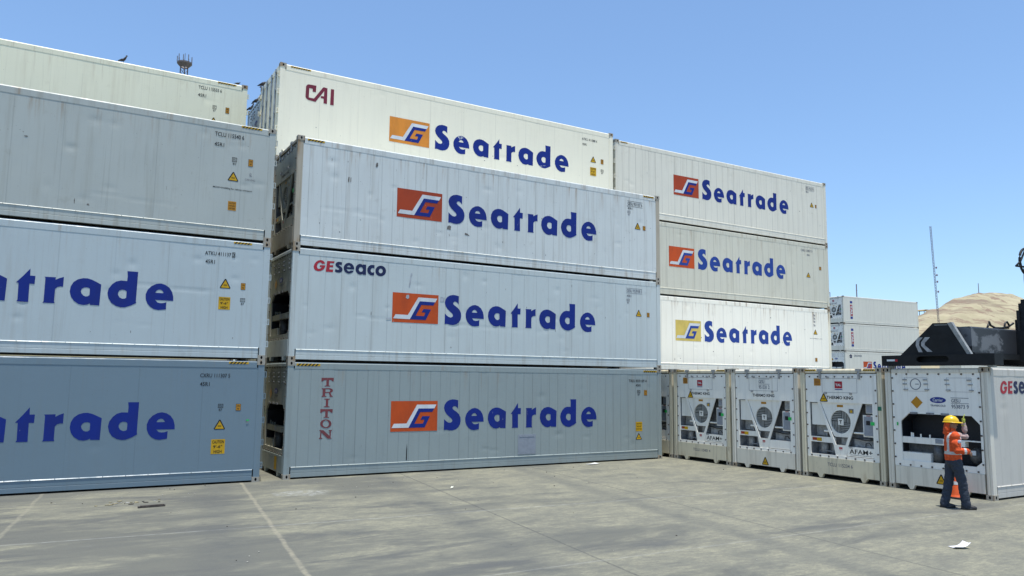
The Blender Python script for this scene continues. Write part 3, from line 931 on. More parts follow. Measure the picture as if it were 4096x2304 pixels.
# ------------------------------------------------------------------ ground
def ground_material():
    m, nt, nd, lk, bs = new_mat('concrete_yard')
    raw, v = obj_coords(nt, False)
    sp = nd.new('ShaderNodeSeparateXYZ')
    lk.new(raw, sp.inputs[0])
    x, y = sp.outputs[0], sp.outputs[1]
    def turned(ang, sc):
        q = nd.new('ShaderNodeMapping')
        q.inputs['Rotation'].default_value = (0, 0, R(ang))
        q.inputs['Scale'].default_value = (*sc, 1)
        lk.new(raw, q.inputs['Vector'])
        return q.outputs[0]
    big = noise(nt, turned(-12, (0.55, 1.0)), 0.36, 7, 0.66, 0.3)
    tyre = noise(nt, turned(-8, (0.45, 1.5)), 0.80, 8, 0.70, 0.5)
    mid = noise(nt, turned(5, (0.7, 1.2)), 1.5, 8, 0.72)
    fine = noise(nt, turned(-5, (0.6, 1.3)), 9, 7, 0.75)
    grit = noise(nt, v, 70, 3, 0.7)
    c = mixc(nt, step(nt, mid, 0.36, 0.66), (0.184, 0.182, 0.140), (0.292, 0.280, 0.196))
    # rubber worn into the slabs, more of it towards the left stacks
    left = step(nt, x, 8.0, -3.0, -0.02, 0.09)
    bb = mth(nt, 'ADD', mth(nt, 'ADD', mth(nt, 'MULTIPLY', big, 0.6), mth(nt, 'MULTIPLY', tyre, 0.4)), left)
    c = mixc(nt, step(nt, bb, 0.50, 0.62, 0.0, 0.85), c, (0.100, 0.104, 0.092))
    tt = mth(nt, 'ADD', tyre, left)
    c = mixc(nt, step(nt, tt, 0.58, 0.72, 0.0, 0.7), c, (0.082, 0.086, 0.084))
    c = mixc(nt, step(nt, fine, 0.36, 0.64, 0.0, 0.55), c, (0.112, 0.111, 0.098))
    c = mixc(nt, step(nt, noise(nt, v, 26, 5, 0.8), 0.40, 0.62, 0.0, 0.40), c, (0.13, 0.13, 0.112))
    c = mixc(nt, step(nt, grit, 0.58, 0.72, 0.0, 0.35), c, (0.27, 0.26, 0.21))
    chalk = noise(nt, mapping(nt, v, (1.0, 2.0, 1)), 1.9, 9, 0.78)
    near = step(nt, y, -5.0, -1.0, 0.15, 0.60)
    c = mixc(nt, mth(nt, 'MULTIPLY', step(nt, chalk, 0.57, 0.70), near), c, (0.30, 0.30, 0.265))

    # chalky scrape on the slab in front of the gap between the stacks
    dx = mth(nt, 'MULTIPLY', mth(nt, 'SUBTRACT', x, -0.15), 1.0)
    dy = mth(nt, 'MULTIPLY', mth(nt, 'SUBTRACT', y, -2.3), 1.5)
    rr = mth(nt, 'SQRT', mth(nt, 'ADD', mth(nt, 'MULTIPLY', dx, dx), mth(nt, 'MULTIPLY', dy, dy)))
    rr = mth(nt, 'ADD', rr, mth(nt, 'MULTIPLY', mth(nt, 'SUBTRACT', mid, 0.5), 1.2))
    c = mixc(nt, mth(nt, 'MULTIPLY', step(nt, rr, 0.75, 0.45), step(nt, fine, 0.45, 0.62, 0.0, 0.7)), c, (0.40, 0.41, 0.39))

    # joints between the cast bays: (axis value, slope, half width, colour, strength)
    def joint(a, b, slope, off, half, col, amt, c):
        wob = mth(nt, 'MULTIPLY', mth(nt, 'SUBTRACT', noise(nt, v, 2.2, 4), 0.5), half * 1.6)
        q = mth(nt, 'ADD', mth(nt, 'SUBTRACT', a, mth(nt, 'MULTIPLY', b, slope)), wob)
        q = mth(nt, 'ABSOLUTE', mth(nt, 'SUBTRACT', q, off))
        k = mth(nt, 'MULTIPLY', step(nt, q, half * 1.15, half * 0.25), step(nt, fine, 0.34, 0.62, amt, 0.30 * amt))
        return mixc(nt, k, c, col)

    c = joint(x, y, 0.118, -0.985, 0.050, (0.275, 0.255, 0.190), 0.9, c)
    c = joint(x, y, 0.116, -5.00, 0.045, (0.26, 0.245, 0.185), 0.7, c)
    c = joint(x, y, 0.125, 3.06, 0.026, (0.06, 0.062, 0.062), 0.9, c)
    c = joint(x, y, 0.118, 7.05, 0.026, (0.06, 0.062, 0.06), 0.9, c)
    c = joint(x, y, 0.118, 11.1, 0.022, (0.07, 0.072, 0.07), 0.6, c)
    c = joint(y, x, -0.07, -5.92, 0.030, (0.33, 0.335, 0.315), 0.65, c)
    c = joint(y, x, -0.01, -10.42, 0.030, (0.31, 0.31, 0.285), 0.5, c)
    c = joint(y, x, -0.03, -15.0, 0.03, (0.30, 0.295, 0.27), 0.45, c)
    # rubber tracks beside two of the joints
    for off, wd in ((6.55, 0.42), (2.45, 0.5), (-1.6, 0.6)):
        q = mth(nt, 'ABSOLUTE', mth(nt, 'SUBTRACT', mth(nt, 'SUBTRACT', x, mth(nt, 'MULTIPLY', y, 0.16)), off))
        c = mixc(nt, mth(nt, 'MULTIPLY', step(nt, q, wd, 0.05), step(nt, mid, 0.38, 0.60, 0.0, 0.6)), c, (0.085, 0.090, 0.088))
    q = mth(nt, 'ABSOLUTE', mth(nt, 'SUBTRACT', mth(nt, 'ADD', y, mth(nt, 'MULTIPLY', x, 0.02)), -10.0))
    c = mixc(nt, mth(nt, 'MULTIPLY', step(nt, q, 0.5, 0.05), step(nt, tyre, 0.40, 0.60, 0.0, 0.6)), c, (0.090, 0.093, 0.090))
    lk.new(c, bs.inputs['Base Color'])
    lk.new(step(nt, mid, 0.3, 0.7, 0.75, 0.92), bs.inputs['Roughness'])
    bs.inputs['Specular IOR Level'].default_value = 0.25
    bp = nd.new('ShaderNodeBump')
    bp.inputs['Strength'].default_value = 0.35
    bp.inputs['Distance'].default_value = 0.01
    lk.new(mth(nt, 'ADD', fine, mth(nt, 'MULTIPLY', grit, 0.6)), bp.inputs['Height'])
    lk.new(bp.outputs[0], bs.inputs['Normal'])
    return m


g = MB()
g.add([(-2500, -2500, 0), (2500, -2500, 0), (2500, 2500, 0), (-2500, 2500, 0)], [(0, 1, 2, 3)])
tag(g.build('ground', ground_material()), None, None, None, 'structure')


def interp(pts, x):
    if x <= pts[0][0]:
        return pts[0][1]
    for (a, b), (c, d) in zip(pts, pts[1:]):
        if x <= c:
            return b + (d - b) * (x - a) / (c - a)
    return pts[-1][1]


def hill():
    from mathutils import noise as mn
    sil = [(270, 0), (300, 14), (330, 28), (356, 34.1), (360, 35.1), (364.4, 37.5), (372, 38.8), (379, 41.4), (386.3, 44), (396, 46.3),
           (405, 48.1), (416, 49.1), (430.5, 50), (440.5, 50), (447, 49), (455, 47.7), (480, 43), (520, 30), (570, 8), (600, 0)]
    nx, ny = 150, 60
    vs, fs = [], []
    for j in range(ny + 1):
        t = j / ny
        y = 110 + 190 * t
        s = (y - 110) / 90 if y < 200 else (300 - y) / 100
        for i in range(nx + 1):
            x = 262 + 345 * i / nx          # the ridge runs away from the yard
            k = math.sin(s * math.pi / 2) ** 1.25 if s < 1 else 1
            h = interp(sil, x) * k
            n = mn.fractal(Vector((x * .05, y * .07, 0)), 1.0, 2.0, 5) * 1.6 * min(1, 6 * s * (1 - s) + .12)
            ridge = abs(mn.noise(Vector((x * .03, h * .22, 3)))) * 2.0 * s * (1 - s)
            vs.append((x + 1.76 * (y - 200), y, max(-.5, h + (n * .9 - ridge * 1.6 if h > 2 else -.5))))
    for j in range(ny):
        for i in range(nx):
            a = j * (nx + 1) + i
            fs.append((a, a + 1, a + nx + 2, a + nx + 1))
    m, nt, nd, lk, bs = new_mat('desert_sand_and_rock')
    raw, v = obj_coords(nt, False)
    sp = nd.new('ShaderNodeSeparateXYZ')
    lk.new(raw, sp.inputs[0])
    bed = noise(nt, mapping(nt, v, (.014, .012, .22)), 1.0, 6, 0.6, 0.6)
    patch = noise(nt, v, .055, 6, 0.7)
    rock = noise(nt, mapping(nt, v, (.16, .1, .34)), 1.0, 5, 0.65)
    c = mixc(nt, step(nt, patch, .35, .65), (0.30, 0.262, 0.160), (0.375, 0.328, 0.208))
    hi = step(nt, sp.outputs[2], 22, 40)
    c = mixc(nt, mth(nt, 'MULTIPLY', step(nt, bed, .48, .60, 0, .85), hi), c, (0.17, 0.125, 0.085))
    c = mixc(nt, mth(nt, 'MULTIPLY', step(nt, rock, .50, .60, 0, .85), step(nt, sp.outputs[2], 10, 34, .35, 1)), c, (0.19, 0.125, 0.085))
    lk.new(c, bs.inputs['Base Color'])
    bs.inputs['Roughness'].default_value = 0.95
    mb = MB()
    mb.add(vs, fs)
    return tag(mb.build('hill', m, None, None, True), None, None, None, 'structure')


hill()

# ------------------------------------------------------------------ the stacks
P = {}
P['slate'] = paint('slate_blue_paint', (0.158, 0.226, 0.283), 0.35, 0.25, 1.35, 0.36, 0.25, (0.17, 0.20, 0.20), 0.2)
P['pale_blue'] = paint('pale_blue_white_paint', (0.46, 0.53, 0.565), 0.45, 0.35, 1.1, 0.36, 0.22, line_amt=0.25)
P['dull_grey'] = paint('dull_grey_paint', (0.44, 0.475, 0.46), 0.75, 0.8, 0.95, 0.40, 0.25, (0.29, 0.28, 0.22), 0.25)
P['cream'] = paint('cream_white_paint', (0.82, 0.80, 0.63), 0.55, 0.55, 2.3, 0.42, 0.2, (0.52, 0.45, 0.30), 0.15)
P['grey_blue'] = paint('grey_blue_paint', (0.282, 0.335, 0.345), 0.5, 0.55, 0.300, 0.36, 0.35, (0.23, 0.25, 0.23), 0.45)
P['blue_white'] = paint('blue_white_paint', (0.53, 0.59, 0.605), 0.45, 0.45, 0.43, 0.36, 0.28, line_amt=0.4)
P['scuffed'] = paint('scuffed_blue_white_paint', (0.625, 0.665, 0.67), 0.7, 0.9, 0.330, 0.38, 0.28, (0.32, 0.29, 0.23), 0.4)
P['bright'] = paint('bright_white_paint', (0.85, 0.81, 0.67), 0.35, 0.35, 1.2, 0.42, 0.15, (0.55, 0.50, 0.40), 0.25)
P['off_white'] = paint('off_white_paint', (0.74, 0.72, 0.635), 0.5, 0.5, 0.33, 0.42, 0.25, (0.42, 0.38, 0.30))
P['stone'] = paint('stone_grey_paint', (0.62, 0.61, 0.52), 0.6, 0.75, 0.36, 0.42, 0.2, (0.36, 0.32, 0.22))
P['clean'] = paint('clean_white_paint', (0.90, 0.88, 0.79), 0.3, 0.95, 0.55, 0.45, 0.15, (0.52, 0.44, 0.30))
P['row_frame'] = paint('row_white_frame_paint', (0.72, 0.69, 0.62), 0.7, 0.6, None, 0.45, 0.2)
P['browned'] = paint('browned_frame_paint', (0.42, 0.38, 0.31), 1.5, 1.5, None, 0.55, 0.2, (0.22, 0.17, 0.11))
P['rusted'] = paint('rust_stained_white_paint', (0.84, 0.80, 0.66), 1.0, 1.7, None, 0.5, 0.2, (0.50, 0.40, 0.24))
P['far'] = paint('far_white_paint', (0.73, 0.715, 0.645), 0.4, 0.4, 0.6, 0.5, 0.15, (0.4, 0.36, 0.28))
P['row'] = paint('row_white_paint', (0.56, 0.545, 0.515), 0.5, 0.4, 0.4, 0.42, 0.25, line_amt=0.2)

xa, ya, xaa, yaa, xb, yb, xc, yc, xd, y1, pitch = -0.584, -0.10, -0.328, 5.015, 0.068, 2.571, 12.701, 2.984, 12.683, -0.039, 2.521

# left front stack
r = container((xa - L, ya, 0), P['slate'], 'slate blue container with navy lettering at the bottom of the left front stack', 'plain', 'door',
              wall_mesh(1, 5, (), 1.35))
wordmark(r, .70, -.02)
ident(r, 10.732, 11.40, 2.465, 2.556, 'CXRU 111307 5')
ident(r, 10.737, 10.95, 2.265, 2.357, '45R1')
ic_mark(r, 11.164, 11.28, 1.757, 1.848)
height_label(r, 11.568, 11.682, 1.688, 1.846)
triangle(r, 11.095, 11.348, 1.254, 1.481)
caution(r, 11.056, 11.365, .692, 1.029)
hazard(r, 11.361, 11.812, 2.79, 2.845)
put(MB().prism(rect(11.82, 1.40, 11.86, 1.445), SF, DEC - .01, None, mi=1).prism(rect(11.82, 1.445, 11.885, 1.475), SF, DEC - .012, None), 'green_seal', [M['green'], M['bay']], r)

r = container((xa - L, ya, H), P['pale_blue'], 'pale blue-white container, long crease across its navy lettering, second up at left', 'plain', 'door',
              wall_mesh(2, 16, ((8.9, 11.0, 1.63, .007, .022), (8.6, 10.4, .74, .003, .014)), 1.1))
wordmark(r, .50, .015)
ident(r, 10.68, 11.273, 2.463, 2.555, 'ATKU 411137', SF, DEC, 'ink', 'last')
ident(r, 10.70, 10.912, 2.259, 2.354, '45R1')
triangle(r, 11.053, 11.30, 1.687, 1.917)
height_label(r, 11.536, 11.644, 1.681, 1.845)
caution(r, 11.043, 11.311, 1.181, 1.482)
ic_mark(r, 11.537, 11.652, 1.384, 1.476)
hazard(r, 11.322, 11.747, 2.79, 2.84)
scrapes(r, 22, 9, (.4, 1.2), .03)

r = container((xa - L, ya, 2 * H), P['dull_grey'], 'dull grey container without big lettering, topmost of the left front stack', 'plain', 'door',
              wall_mesh(3, 22, ((1.5, 4.2, 2.45, .003, .015), (8.0, 10.2, .70, .004, .02)), .95))
ident(r, 10.75, 11.43, 2.495, 2.602, 'TCLU 115540 6')
ident(r, 10.75, 10.972, 2.245, 2.34, '45R1')
ic_mark(r, 11.174, 11.289, 1.91, 2.022, '81')
height_label(r, 11.56, 11.671, 1.853, 2.03)
triangle(r, 11.097, 11.346, 1.43, 1.655)
ident(r, 10.772, 11.684, 1.203, 1.254, 'MGW=34,000kg for railway transport')
sq = MB().prism(rect(11.134, .70, 11.326, .926), SF, DEC, None)
for i, t_ in enumerate(('CAUTION', 'HIGH', 'CONTAINER')):
    add_text(sq, SF, DEC - .002, t_, 11.155, 11.305, .86 - i * .065, .90 - i * .065, .01, 1)
put(sq, 'caution_sign', [M['sign_orange'], M['sign_black']], r)
gm = MB()
add_text(gm, SF, DEC, 'GL', 11.60, 11.66, 1.60, 1.68, .02)
add_text(gm, SF, DEC, 'CARVING', 11.50, 11.74, 1.49, 1.535, .0)
put(gm, 'approval_mark', M['grey_ink'], r)
hazard(r, 11.36, 11.85, 2.80, 2.85)
scrapes(r, 33, 8)

# back stack behind it: only the top one shows
hid = 'white refrigerated container hidden behind the front stacks, carrying the top row'
for k in range(3):
    container((xaa - L, yaa, k * H), P['cream'], hid, 'plain', 'door', group='hidden carrying containers')
r = container((xaa - L, yaa, 3 * H), P['cream'], 'cream white container behind the left front stack, a dark bird on its roof edge',
              'plain', 'door', wall_mesh(4, 10, (), 2.3))
ident(r, 10.753, 11.429, 2.513, 2.618, 'TCLU 115555 6')
ident(r, 10.75, 10.984, 2.268, 2.37, '45R1')
ic_mark(r, 11.188, 11.299, 1.95, 2.074, '87')
height_label(r, 11.566, 11.677, 1.884, 2.074)
triangle(r, 11.11, 11.362, 1.46, 1.685)
hazard(r, 11.3, 11.85, 2.80, 2.85)

# middle front stack
r = container((0, 0, 0), P['grey_blue'], 'grey-blue container with vertical maroon lettering at the bottom of the middle front stack', 'coil', 'plain', deco={'unit': M['gap_shade_unit']}, front=
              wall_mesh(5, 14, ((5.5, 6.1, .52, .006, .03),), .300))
wordmark(r)
mb = MB()
for gl in TRI:
    mb.prism(gl[0], SF, DEC, None, gl[1:])
put(mb, 'side_lettering', M['brown_red'], r)
put(MB().prism(rect(1.50, .17, 1.74, .50), EF, .004, None), 'caution_sign', M['sign_yellow'], r)
ident(r, 10.838, 11.574, 2.449, 2.537, 'TRIU 859109 4')
ident(r, 11.124, 11.329, 2.315, 2.395, '45R1')
ic_mark(r, 11.176, 11.304, 2.10, 2.201)
height_label(r, 11.46, 11.589, 2.03, 2.202)
sq = MB().prism(rect(11.109, .90, 11.374, 1.195), SF, DEC, None)
for i, t_ in enumerate(('CAUTION', 'THIS UNIT', 'IS 9\'6" HIGH')):
    add_text(sq, SF, DEC - .002, t_, 11.13, 11.35, 1.115 - i * .085, 1.165 - i * .085, .01, 1)
put(sq, 'caution_sign', [M['sign_yellow'], M['sign_black']], r)
triangle(r, 11.106, 11.352, .635, .834)
hazard(r, .217, .82, 2.775, 2.835)
hazard(r, 11.444, 12.0, 2.775, 2.835)
pa = MB().prism(rect(6.713, .345, 7.321, .911), SF, DEC - .006, DEC + .02)
pa.prism(rect(6.76, .845, 7.27, .855), SF, DEC - .012, DEC)
put(pa, 'service_patch', M['patch'], r)
put(MB().prism([(3.23, .33), (3.26, .33), (3.262, .62), (3.25, .78), (3.235, .6)], SF, DEC, None), 'black_smear', M['ink'], r)

r = container((0, 0, H), P['blue_white'], 'blue-white container with red and navy lettering in its top left corner, middle stack', 'coil', 'plain', deco={'unit': M['gap_shade_unit']}, front=
              wall_mesh(6, 30, ((1.6, 2.7, 1.18, .007, .02), (4.3, 7.0, 1.08, .005, .02)), .43))
wordmark(r, -.045, .012)
mb = MB()
for gl in GEN[:2]:
    mb.prism(gl[0], SF, DEC, None, gl[1:])
put(mb, 'side_lettering', M['red'], r)
mb = MB()
for gl in GEN[2:]:
    mb.prism(gl[0], SF, DEC, None, gl[1:])
put(mb, 'side_lettering', M['dark_navy'], r)
ident(r, 10.773, 11.403, 2.452, 2.546, 'GESU 953938 5', SF, DEC, 'grey_ink', 'lines')
ident(r, 10.778, 10.962, 2.288, 2.369, '45R1', SF, DEC, 'grey_ink')
ic_mark(r, 10.771, 10.89, 2.15, 2.232, '87', 'grey_ink')
triangle(r, 11.15, 11.385, 1.675, 1.888)
height_label(r, 11.612, 11.726, 1.675, 1.821)
sc_ = MB()
sc_.prism([(3.18, 2.08), (3.21, 2.07), (3.24, 2.2), (3.25, 2.33), (3.28, 2.42), (3.27, 2.47), (3.235, 2.45), (3.21, 2.32), (3.20, 2.2)], SF, DEC, None)
sc_.prism([(3.10, 1.77), (3.16, 1.74), (3.20, 1.78), (3.19, 1.86), (3.12, 1.85)], SF, DEC - .003, None)
sc_.prism([(4.13, 1.73), (4.26, 1.73), (4.27, 1.86), (4.14, 1.86)], SF, DEC, None)
sc_.prism([(2.55, 1.16), (2.70, 1.17), (2.70, 1.21), (2.56, 1.20)], SF, DEC - .003, None)
put(sc_, 'paint_repairs', flat('grey_paint_repair', (.43, .46, .48), .5, .3), r)
scrapes(r, 44, 16, (.4, 2.5), .04)

r = container((0, 0, 2 * H), P['scuffed'], 'scuffed pale container with a dark red-orange emblem, topmost of the middle front stack', 'fan', 'plain',
              wall_mesh(7, 34, ((.6, 2.4, 1.05, .005, .02),), .330), frame=P['browned'], deco={'dark_lid': 1, 'unit': M['gap_shade_unit']})
wordmark(r, 0, 0, 'navy', 'red_orange')
ident(r, 10.835, 11.45, 2.43, 2.54, 'GESU 951107 6', SF, DEC, 'ink', 'lines')
ident(r, 10.837, 11.026, 2.29, 2.365, '45R1')
ic_mark(r, 10.829, 10.95, 2.16, 2.242, '87', 'grey_ink')
triangle(r, 11.129, 11.37, 1.66, 1.874)
height_label(r, 11.469, 11.587, 1.651, 1.80)
hazard(r, .25, .7, 2.785, 2.84)
hazard(r, 11.5, 11.95, 2.785, 2.84)
scrapes(r, 55, 34, (.38, 2.5), .032)
hb = MB()
hb.prism([(2.12, 2.37), (2.16, 2.36), (2.19, 2.41), (2.185, 2.50), (2.14, 2.49), (2.125, 2.44)], SF, DEC, None)
hb.prism([(1.36, 1.86), (1.40, 1.85), (1.405, 1.99), (1.37, 1.98)], SF, DEC, None)
hb.prism([(1.43, 1.86), (1.45, 1.86), (1.452, 1.98), (1.434, 1.98)], SF, DEC, None)
hb.prism([(4.29, .90), (4.41, .89), (4.42, 1.0), (4.37, 1.02), (4.31, .99)], SF, DEC, None)
hb.prism([(4.86, .80), (5.02, .78), (4.95, .84), (4.87, .86)], SF, DEC, None)
put(hb, 'puncture_marks', M['chip'], r)

# back stack behind it
for k in range(3):
    container((xb, yb, k * H), P['bright'], hid, 'door', 'plain', group='hidden carrying containers')
r = container((xb, yb, 3 * H), P['bright'], 'bright white container with maroon lettering and amber emblem, behind the middle front stack', 'door', 'plain',
              wall_mesh(8, 6, (), 1.2))
wordmark(r, .65, .03, 'navy', 'amber')
mb = MB()
for gl in CAIW:
    mb.prism(gl[0], SF, DEC, None, gl[1:])
put(mb, 'side_lettering', M['maroon'], r)
ident(r, 10.787, 11.468, 2.427, 2.519, 'ATKU 411088 6')
ident(r, 10.804, 11.0, 2.237, 2.323, '45R1')
triangle(r, 11.168, 11.414, 1.66, 1.88)
height_label(r, 11.633, 11.757, 1.655, 1.838)
caution(r, 11.151, 11.424, 1.166, 1.475)
ic_mark(r, 11.632, 11.756, 1.36, 1.459)
hazard(r, .3, .9, 2.80, 2.845)
scrapes(r, 66, 6, (1.0, 1.3), .03)
pe = MB()
for x_, z_, w_, h_ in ((5.80, 1.62, .025, .10), (5.85, 1.58, .02, .13), (5.90, 1.60, .03, .11), (5.96, 1.63, .02, .08), (9.0, 1.17, .09, .022), (9.12, 1.20, .10, .018)):
    pe.prism([(x_, z_), (x_ + w_, z_ + .01), (x_ + w_ * .8, z_ + h_), (x_ + w_ * .2, z_ + h_ * .9)], SF, DEC - .004, None)
put(pe, 'peeled_print', M['white_print'], r)

for k in range(3):
    container((xb + .14, yb + W + .09, k * H), P['blue_white'], hid, 'coil', 'plain', group='hidden carrying containers')
container((xb + .14, yb + W + .09, 3 * H), P['blue_white'], 'bluish container end showing in the gap, birds along its roof edge', 'coil', 'plain')

# right back stack
container((xc, yc, 0), P['off_white'], hid, 'plain', 'plain', group='hidden carrying containers')
r = container((xc, yc, 3 * H), P['off_white'], 'off-white container with a dark orange emblem on top of the right-hand stack', 'door', 'plain', wall_mesh(9, 12, (), .33))
wordmark(r, .15, .055, 'navy', 'red_orange', .99)
ident(r, 10.815, 11.39, 2.43, 2.55, 'GESU 953210 8', SF, DEC, 'grey_ink', 'lines')
ident(r, 10.82, 11.0, 2.28, 2.36, '45R1', SF, DEC, 'grey_ink')
triangle(r, 11.068, 11.32, 1.65, 1.867)
height_label(r, 11.419, 11.52, 1.645, 1.796)
hazard(r, .25, .6, 2.80, 2.845)
scrapes(r, 77, 14, (.8, 2.3), .04)
r = container((xc, yc, 2 * H), P['stone'], 'stone grey container with faded blue lettering between two white ones in the right stack', 'plain', 'plain',
              wall_mesh(10, 10, (), .36))
wordmark(r, -.14, .06, 'navy_soft', 'orange', .985)
ident(r, 10.36, 11.127, 2.48, 2.578, 'CXRU 150871 8', SF, DEC, 'grey_ink')
ident(r, 10.74, 10.95, 2.30, 2.38, '45R1', SF, DEC, 'grey_ink')
triangle(r, 10.678, 10.945, 1.335, 1.548)
height_label(r, 11.558, 11.70, 1.722, 1.877)
r = container((xc, yc, H), P['clean'], 'very bright white container with a faded yellow emblem above the front row roofs', 'plain', 'plain',
              wall_mesh(11, 12, (), .55), frame=P['rusted'])
wordmark(r, .15, .08, 'navy_soft', 'yellow_logo', .985)
triangle(r, 11.023, 11.277, 1.713, 1.929)
ident(r, 10.77, 11.603, 1.51, 1.55, 'MGW=34,000kg for railway', SF, DEC, 'grey_ink')
height_label(r, 11.075, 11.222, .523, .686)
mb = MB()
for w in (2.60, 2.46, 2.32, 2.16):
    add_text(mb, SF, DEC, 'T4', 11.03, 11.16, w - .1, w, .05)
put(mb, 'identification_lettering', M['grey_ink'], r)
scrapes(r, 88, 20, (.4, 2.5), .04)

# front row on the ground, machinery ends towards the yard
rowg = 'containers standing on the ground in the front row'


def reg_plate(u0, u1, w0, w1, a, b):
    def f(d):
        mb = MB()
        h = w1 - w0
        mb.prism(rect(u0, w1 - .012, u1, w1), EF, d - .004, None)
        mb.prism(rect(u0, w0 + .49 * h, u1, w0 + .49 * h + .010), EF, d - .004, None)
        add_text(mb, EF, d - .004, a, u0 + .01, u0 + (u1 - u0) * .54, w0 + .58 * h, w0 + .88 * h, .015)
        add_text(mb, EF, d - .004, b, u0 + .01, u1 - .005, w0 + .06 * h, w0 + .40 * h, .015)
        return mb
    return f


def row_at(k):
    return (xd, y1 - (k - 1) * pitch - W, 0)


container(row_at(0), P['row'], 'beige cornered container almost hidden behind the right end of the middle front stack', 'fan', 'plain', frame=M['beige'], group=rowg)
r = container(row_at(1), P['row'], 'fan-ended container with red badge and beige posts, touching the middle front stack', 'fan', 'plain', frame=M['beige'], group=rowg,
              deco={'tal': 1, 'afam': 1, 'text': [(.87, 1.608, .32, .405, 'TCLU 115401 4')], 'tri': (.644, .885, 1.98, 2.194)})
hazard(r, .17, .52, 2.815, 2.86, EF, -.002)
hazard(r, 1.93, 2.27, 2.815, 2.86, EF, -.002)
r = container(row_at(2), P['row'], 'fan-ended container without a red badge, yellow triangle low on its white sill', 'fan', 'plain',
              frame=P['row_frame'], group=rowg, deco={'dark_lid': 1, 'no_side_sticker': 1})
put(reg_plate(1.042, 1.448, 2.285, 2.60, 'GESU', '951331 2')(.022), 'identification_lettering', M['grey_ink'], r)
triangle(r, 1.115, 1.355, .15, .375, EF, .004)
r = container(row_at(3), P['row'], 'fan-ended container with red badge, the nearer of the two beside the diamond-sign container', 'fan', 'plain', frame=M['beige'], group=rowg,
              deco={'tal': 1, 'afam': 1, 'text': [(.787, 1.529, .335, .425, 'TCLU 115234 6')], 'tri': (.60, .85, 2.005, 2.225)})
hazard(r, .17, .52, 2.815, 2.86, EF, -.002)
hazard(r, 1.93, 2.27, 2.815, 2.86, EF, -.002)
put(MB().prism(rect(2.30, 1.83, 2.40, 1.93), EF, .000, None), 'green_tape', M['dark_green'], r)
r = container(row_at(4), P['row'], 'container with wide dark machinery opening and orange diamond sign, beside the worker', 'coil', 'plain',
              wall_mesh(12, 18, ((1.2, 6, .34, .006, .02),), .4), frame=P['row_frame'], group=rowg,
              deco={'reg': [reg_plate(1.60, 2.005, 1.94, 2.20, 'GESU', '953873 9')]})
triangle(r, 1.17, 1.412, .215, .44, EF, .004)
wordmark(r)
mb = MB()
for gl in GEN[:2]:
    mb.prism(gl[0], SF, DEC, None, gl[1:])
put(mb, 'side_lettering', M['red'], r)
mb = MB()
for gl in GEN[2:]:
    mb.prism(gl[0], SF, DEC, None, gl[1:])
put(mb, 'side_lettering', M['dark_navy'], r)

# far stack
farg = 'far white containers beyond the front row'
ex, ey, ez = 65.70, 31.80, R(-3.0)
fl = ['far container at ground level hidden below the far stack', 'far container with a grey leaf emblem and orange emblem, third down in the far stack',
      'far container with vertical red and blue lettering, second from the top of the far stack',
      'far container with vertical red and blue lettering on top of the far stack']
for k in range(4):
    r = container((ex, ey, k * H), P['far'], fl[k], 'coil' if k < 2 else 'fan', 'plain', frame=P['far'], group=farg, rz=ez, deco={'tal': 1} if k > 1 else {})
    if k >= 2:
        mb = MB()
        for w in (.50, 2.14):
            mb.prism(rect(1.05, w, 1.42, w + .24), SF, DEC, None)
        put(mb, 'blue_squares', M['blue'], r)
        t = put(MB().prism(rect(1.05, .80, 1.42, 2.0), SF, DEC, None), 'red_block', M['red'], r)
        add_text(MB(), SF, DEC - .004, 'TAL', 1.10, 1.37, .84, 1.96, .06, 0, True).build('block_lettering', M['white_print'], t)
    if k == 1:
        wordmark(r, 0, -.02)
        mb = MB()
        add_text(mb, SF, DEC, 'CRONOS', 1.35, 2.55, 2.34, 2.55, .03)
        put(mb, 'side_lettering', M['grey_ink'], r)
        mb = MB()
        for i in range(5):
            a = 6.283 * i / 5 + .3
            mb.prism(oval(.86 + .13 * math.cos(a), 2.38 + .13 * math.sin(a), .10, .08, 8, a), SF, DEC - .001 * i, None)
        put(mb, 'leaf_emblem', M['dark_navy'], r)
for k in range(2):
    r = container((ex + 13.2, ey - 4.5, k * H), P['far'], ('far container at ground level, hidden behind the near end of the front row', 'far container glimpsed under the black lifting frame beam')[k],
                  'plain', 'plain', group=farg, rz=ez)
    wordmark(r, 0, -.9)

# ------------------------------------------------------------------ lifting frame on the near container
def YZ(u, w, d):
    return (d, u, w)


sp = tag(empty('lifting_frame', (13.6, -8.93, H)), 'black steel container lifting frame with a pale chevron mark, lying on the near container roof', 'lifting frame')
so = (-13.6, 8.93, -H)


def spart(mb, name, mats, parent=None, smooth=False):
    return mb.build(name, mats, parent or sp, None if parent else so, smooth)


mb = MB()
slot = [(-8.56, 3.01), (-8.50, 3.045), (-8.49, 3.08), (-8.50, 3.115), (-8.56, 3.15), (-9.20, 3.15), (-9.26, 3.115), (-9.27, 3.08), (-9.26, 3.045), (-9.20, 3.01)]
mb.prism(rect(-10.27, 2.935, -7.60, 3.185), YZ, 12.60, 12.66, [slot])
mb.box((12.80, -10.27, 2.935), (12.96, -7.60, 3.185))
mb.box((12.66, -10.27, 2.935), (12.80, -9.42, 3.185)).box((12.66, -8.34, 2.935), (12.80, -7.60, 3.185))
eb = spart(mb, 'end_beam', M['frame_black'])
MB().prism(rect(-7.95, 3.045, -7.74, 3.09), YZ, 12.596, None).prism(rect(-8.02, 3.035, -7.955, 3.09), YZ, 12.596, None, mi=1).build('beam_label', [M['white_print'], M['red']], eb)
for y in (-7.75, -10.12):
    spart(MB().box((12.70, y - .06, 2.890), (12.85, y + .06, 2.94)), 'twist_lock', M['rod'])
mb = MB().prism([(-8.06, 3.185), (-8.90, 3.925), (-9.33, 3.91), (-9.72, 3.185)], YZ, 12.66, 12.73)
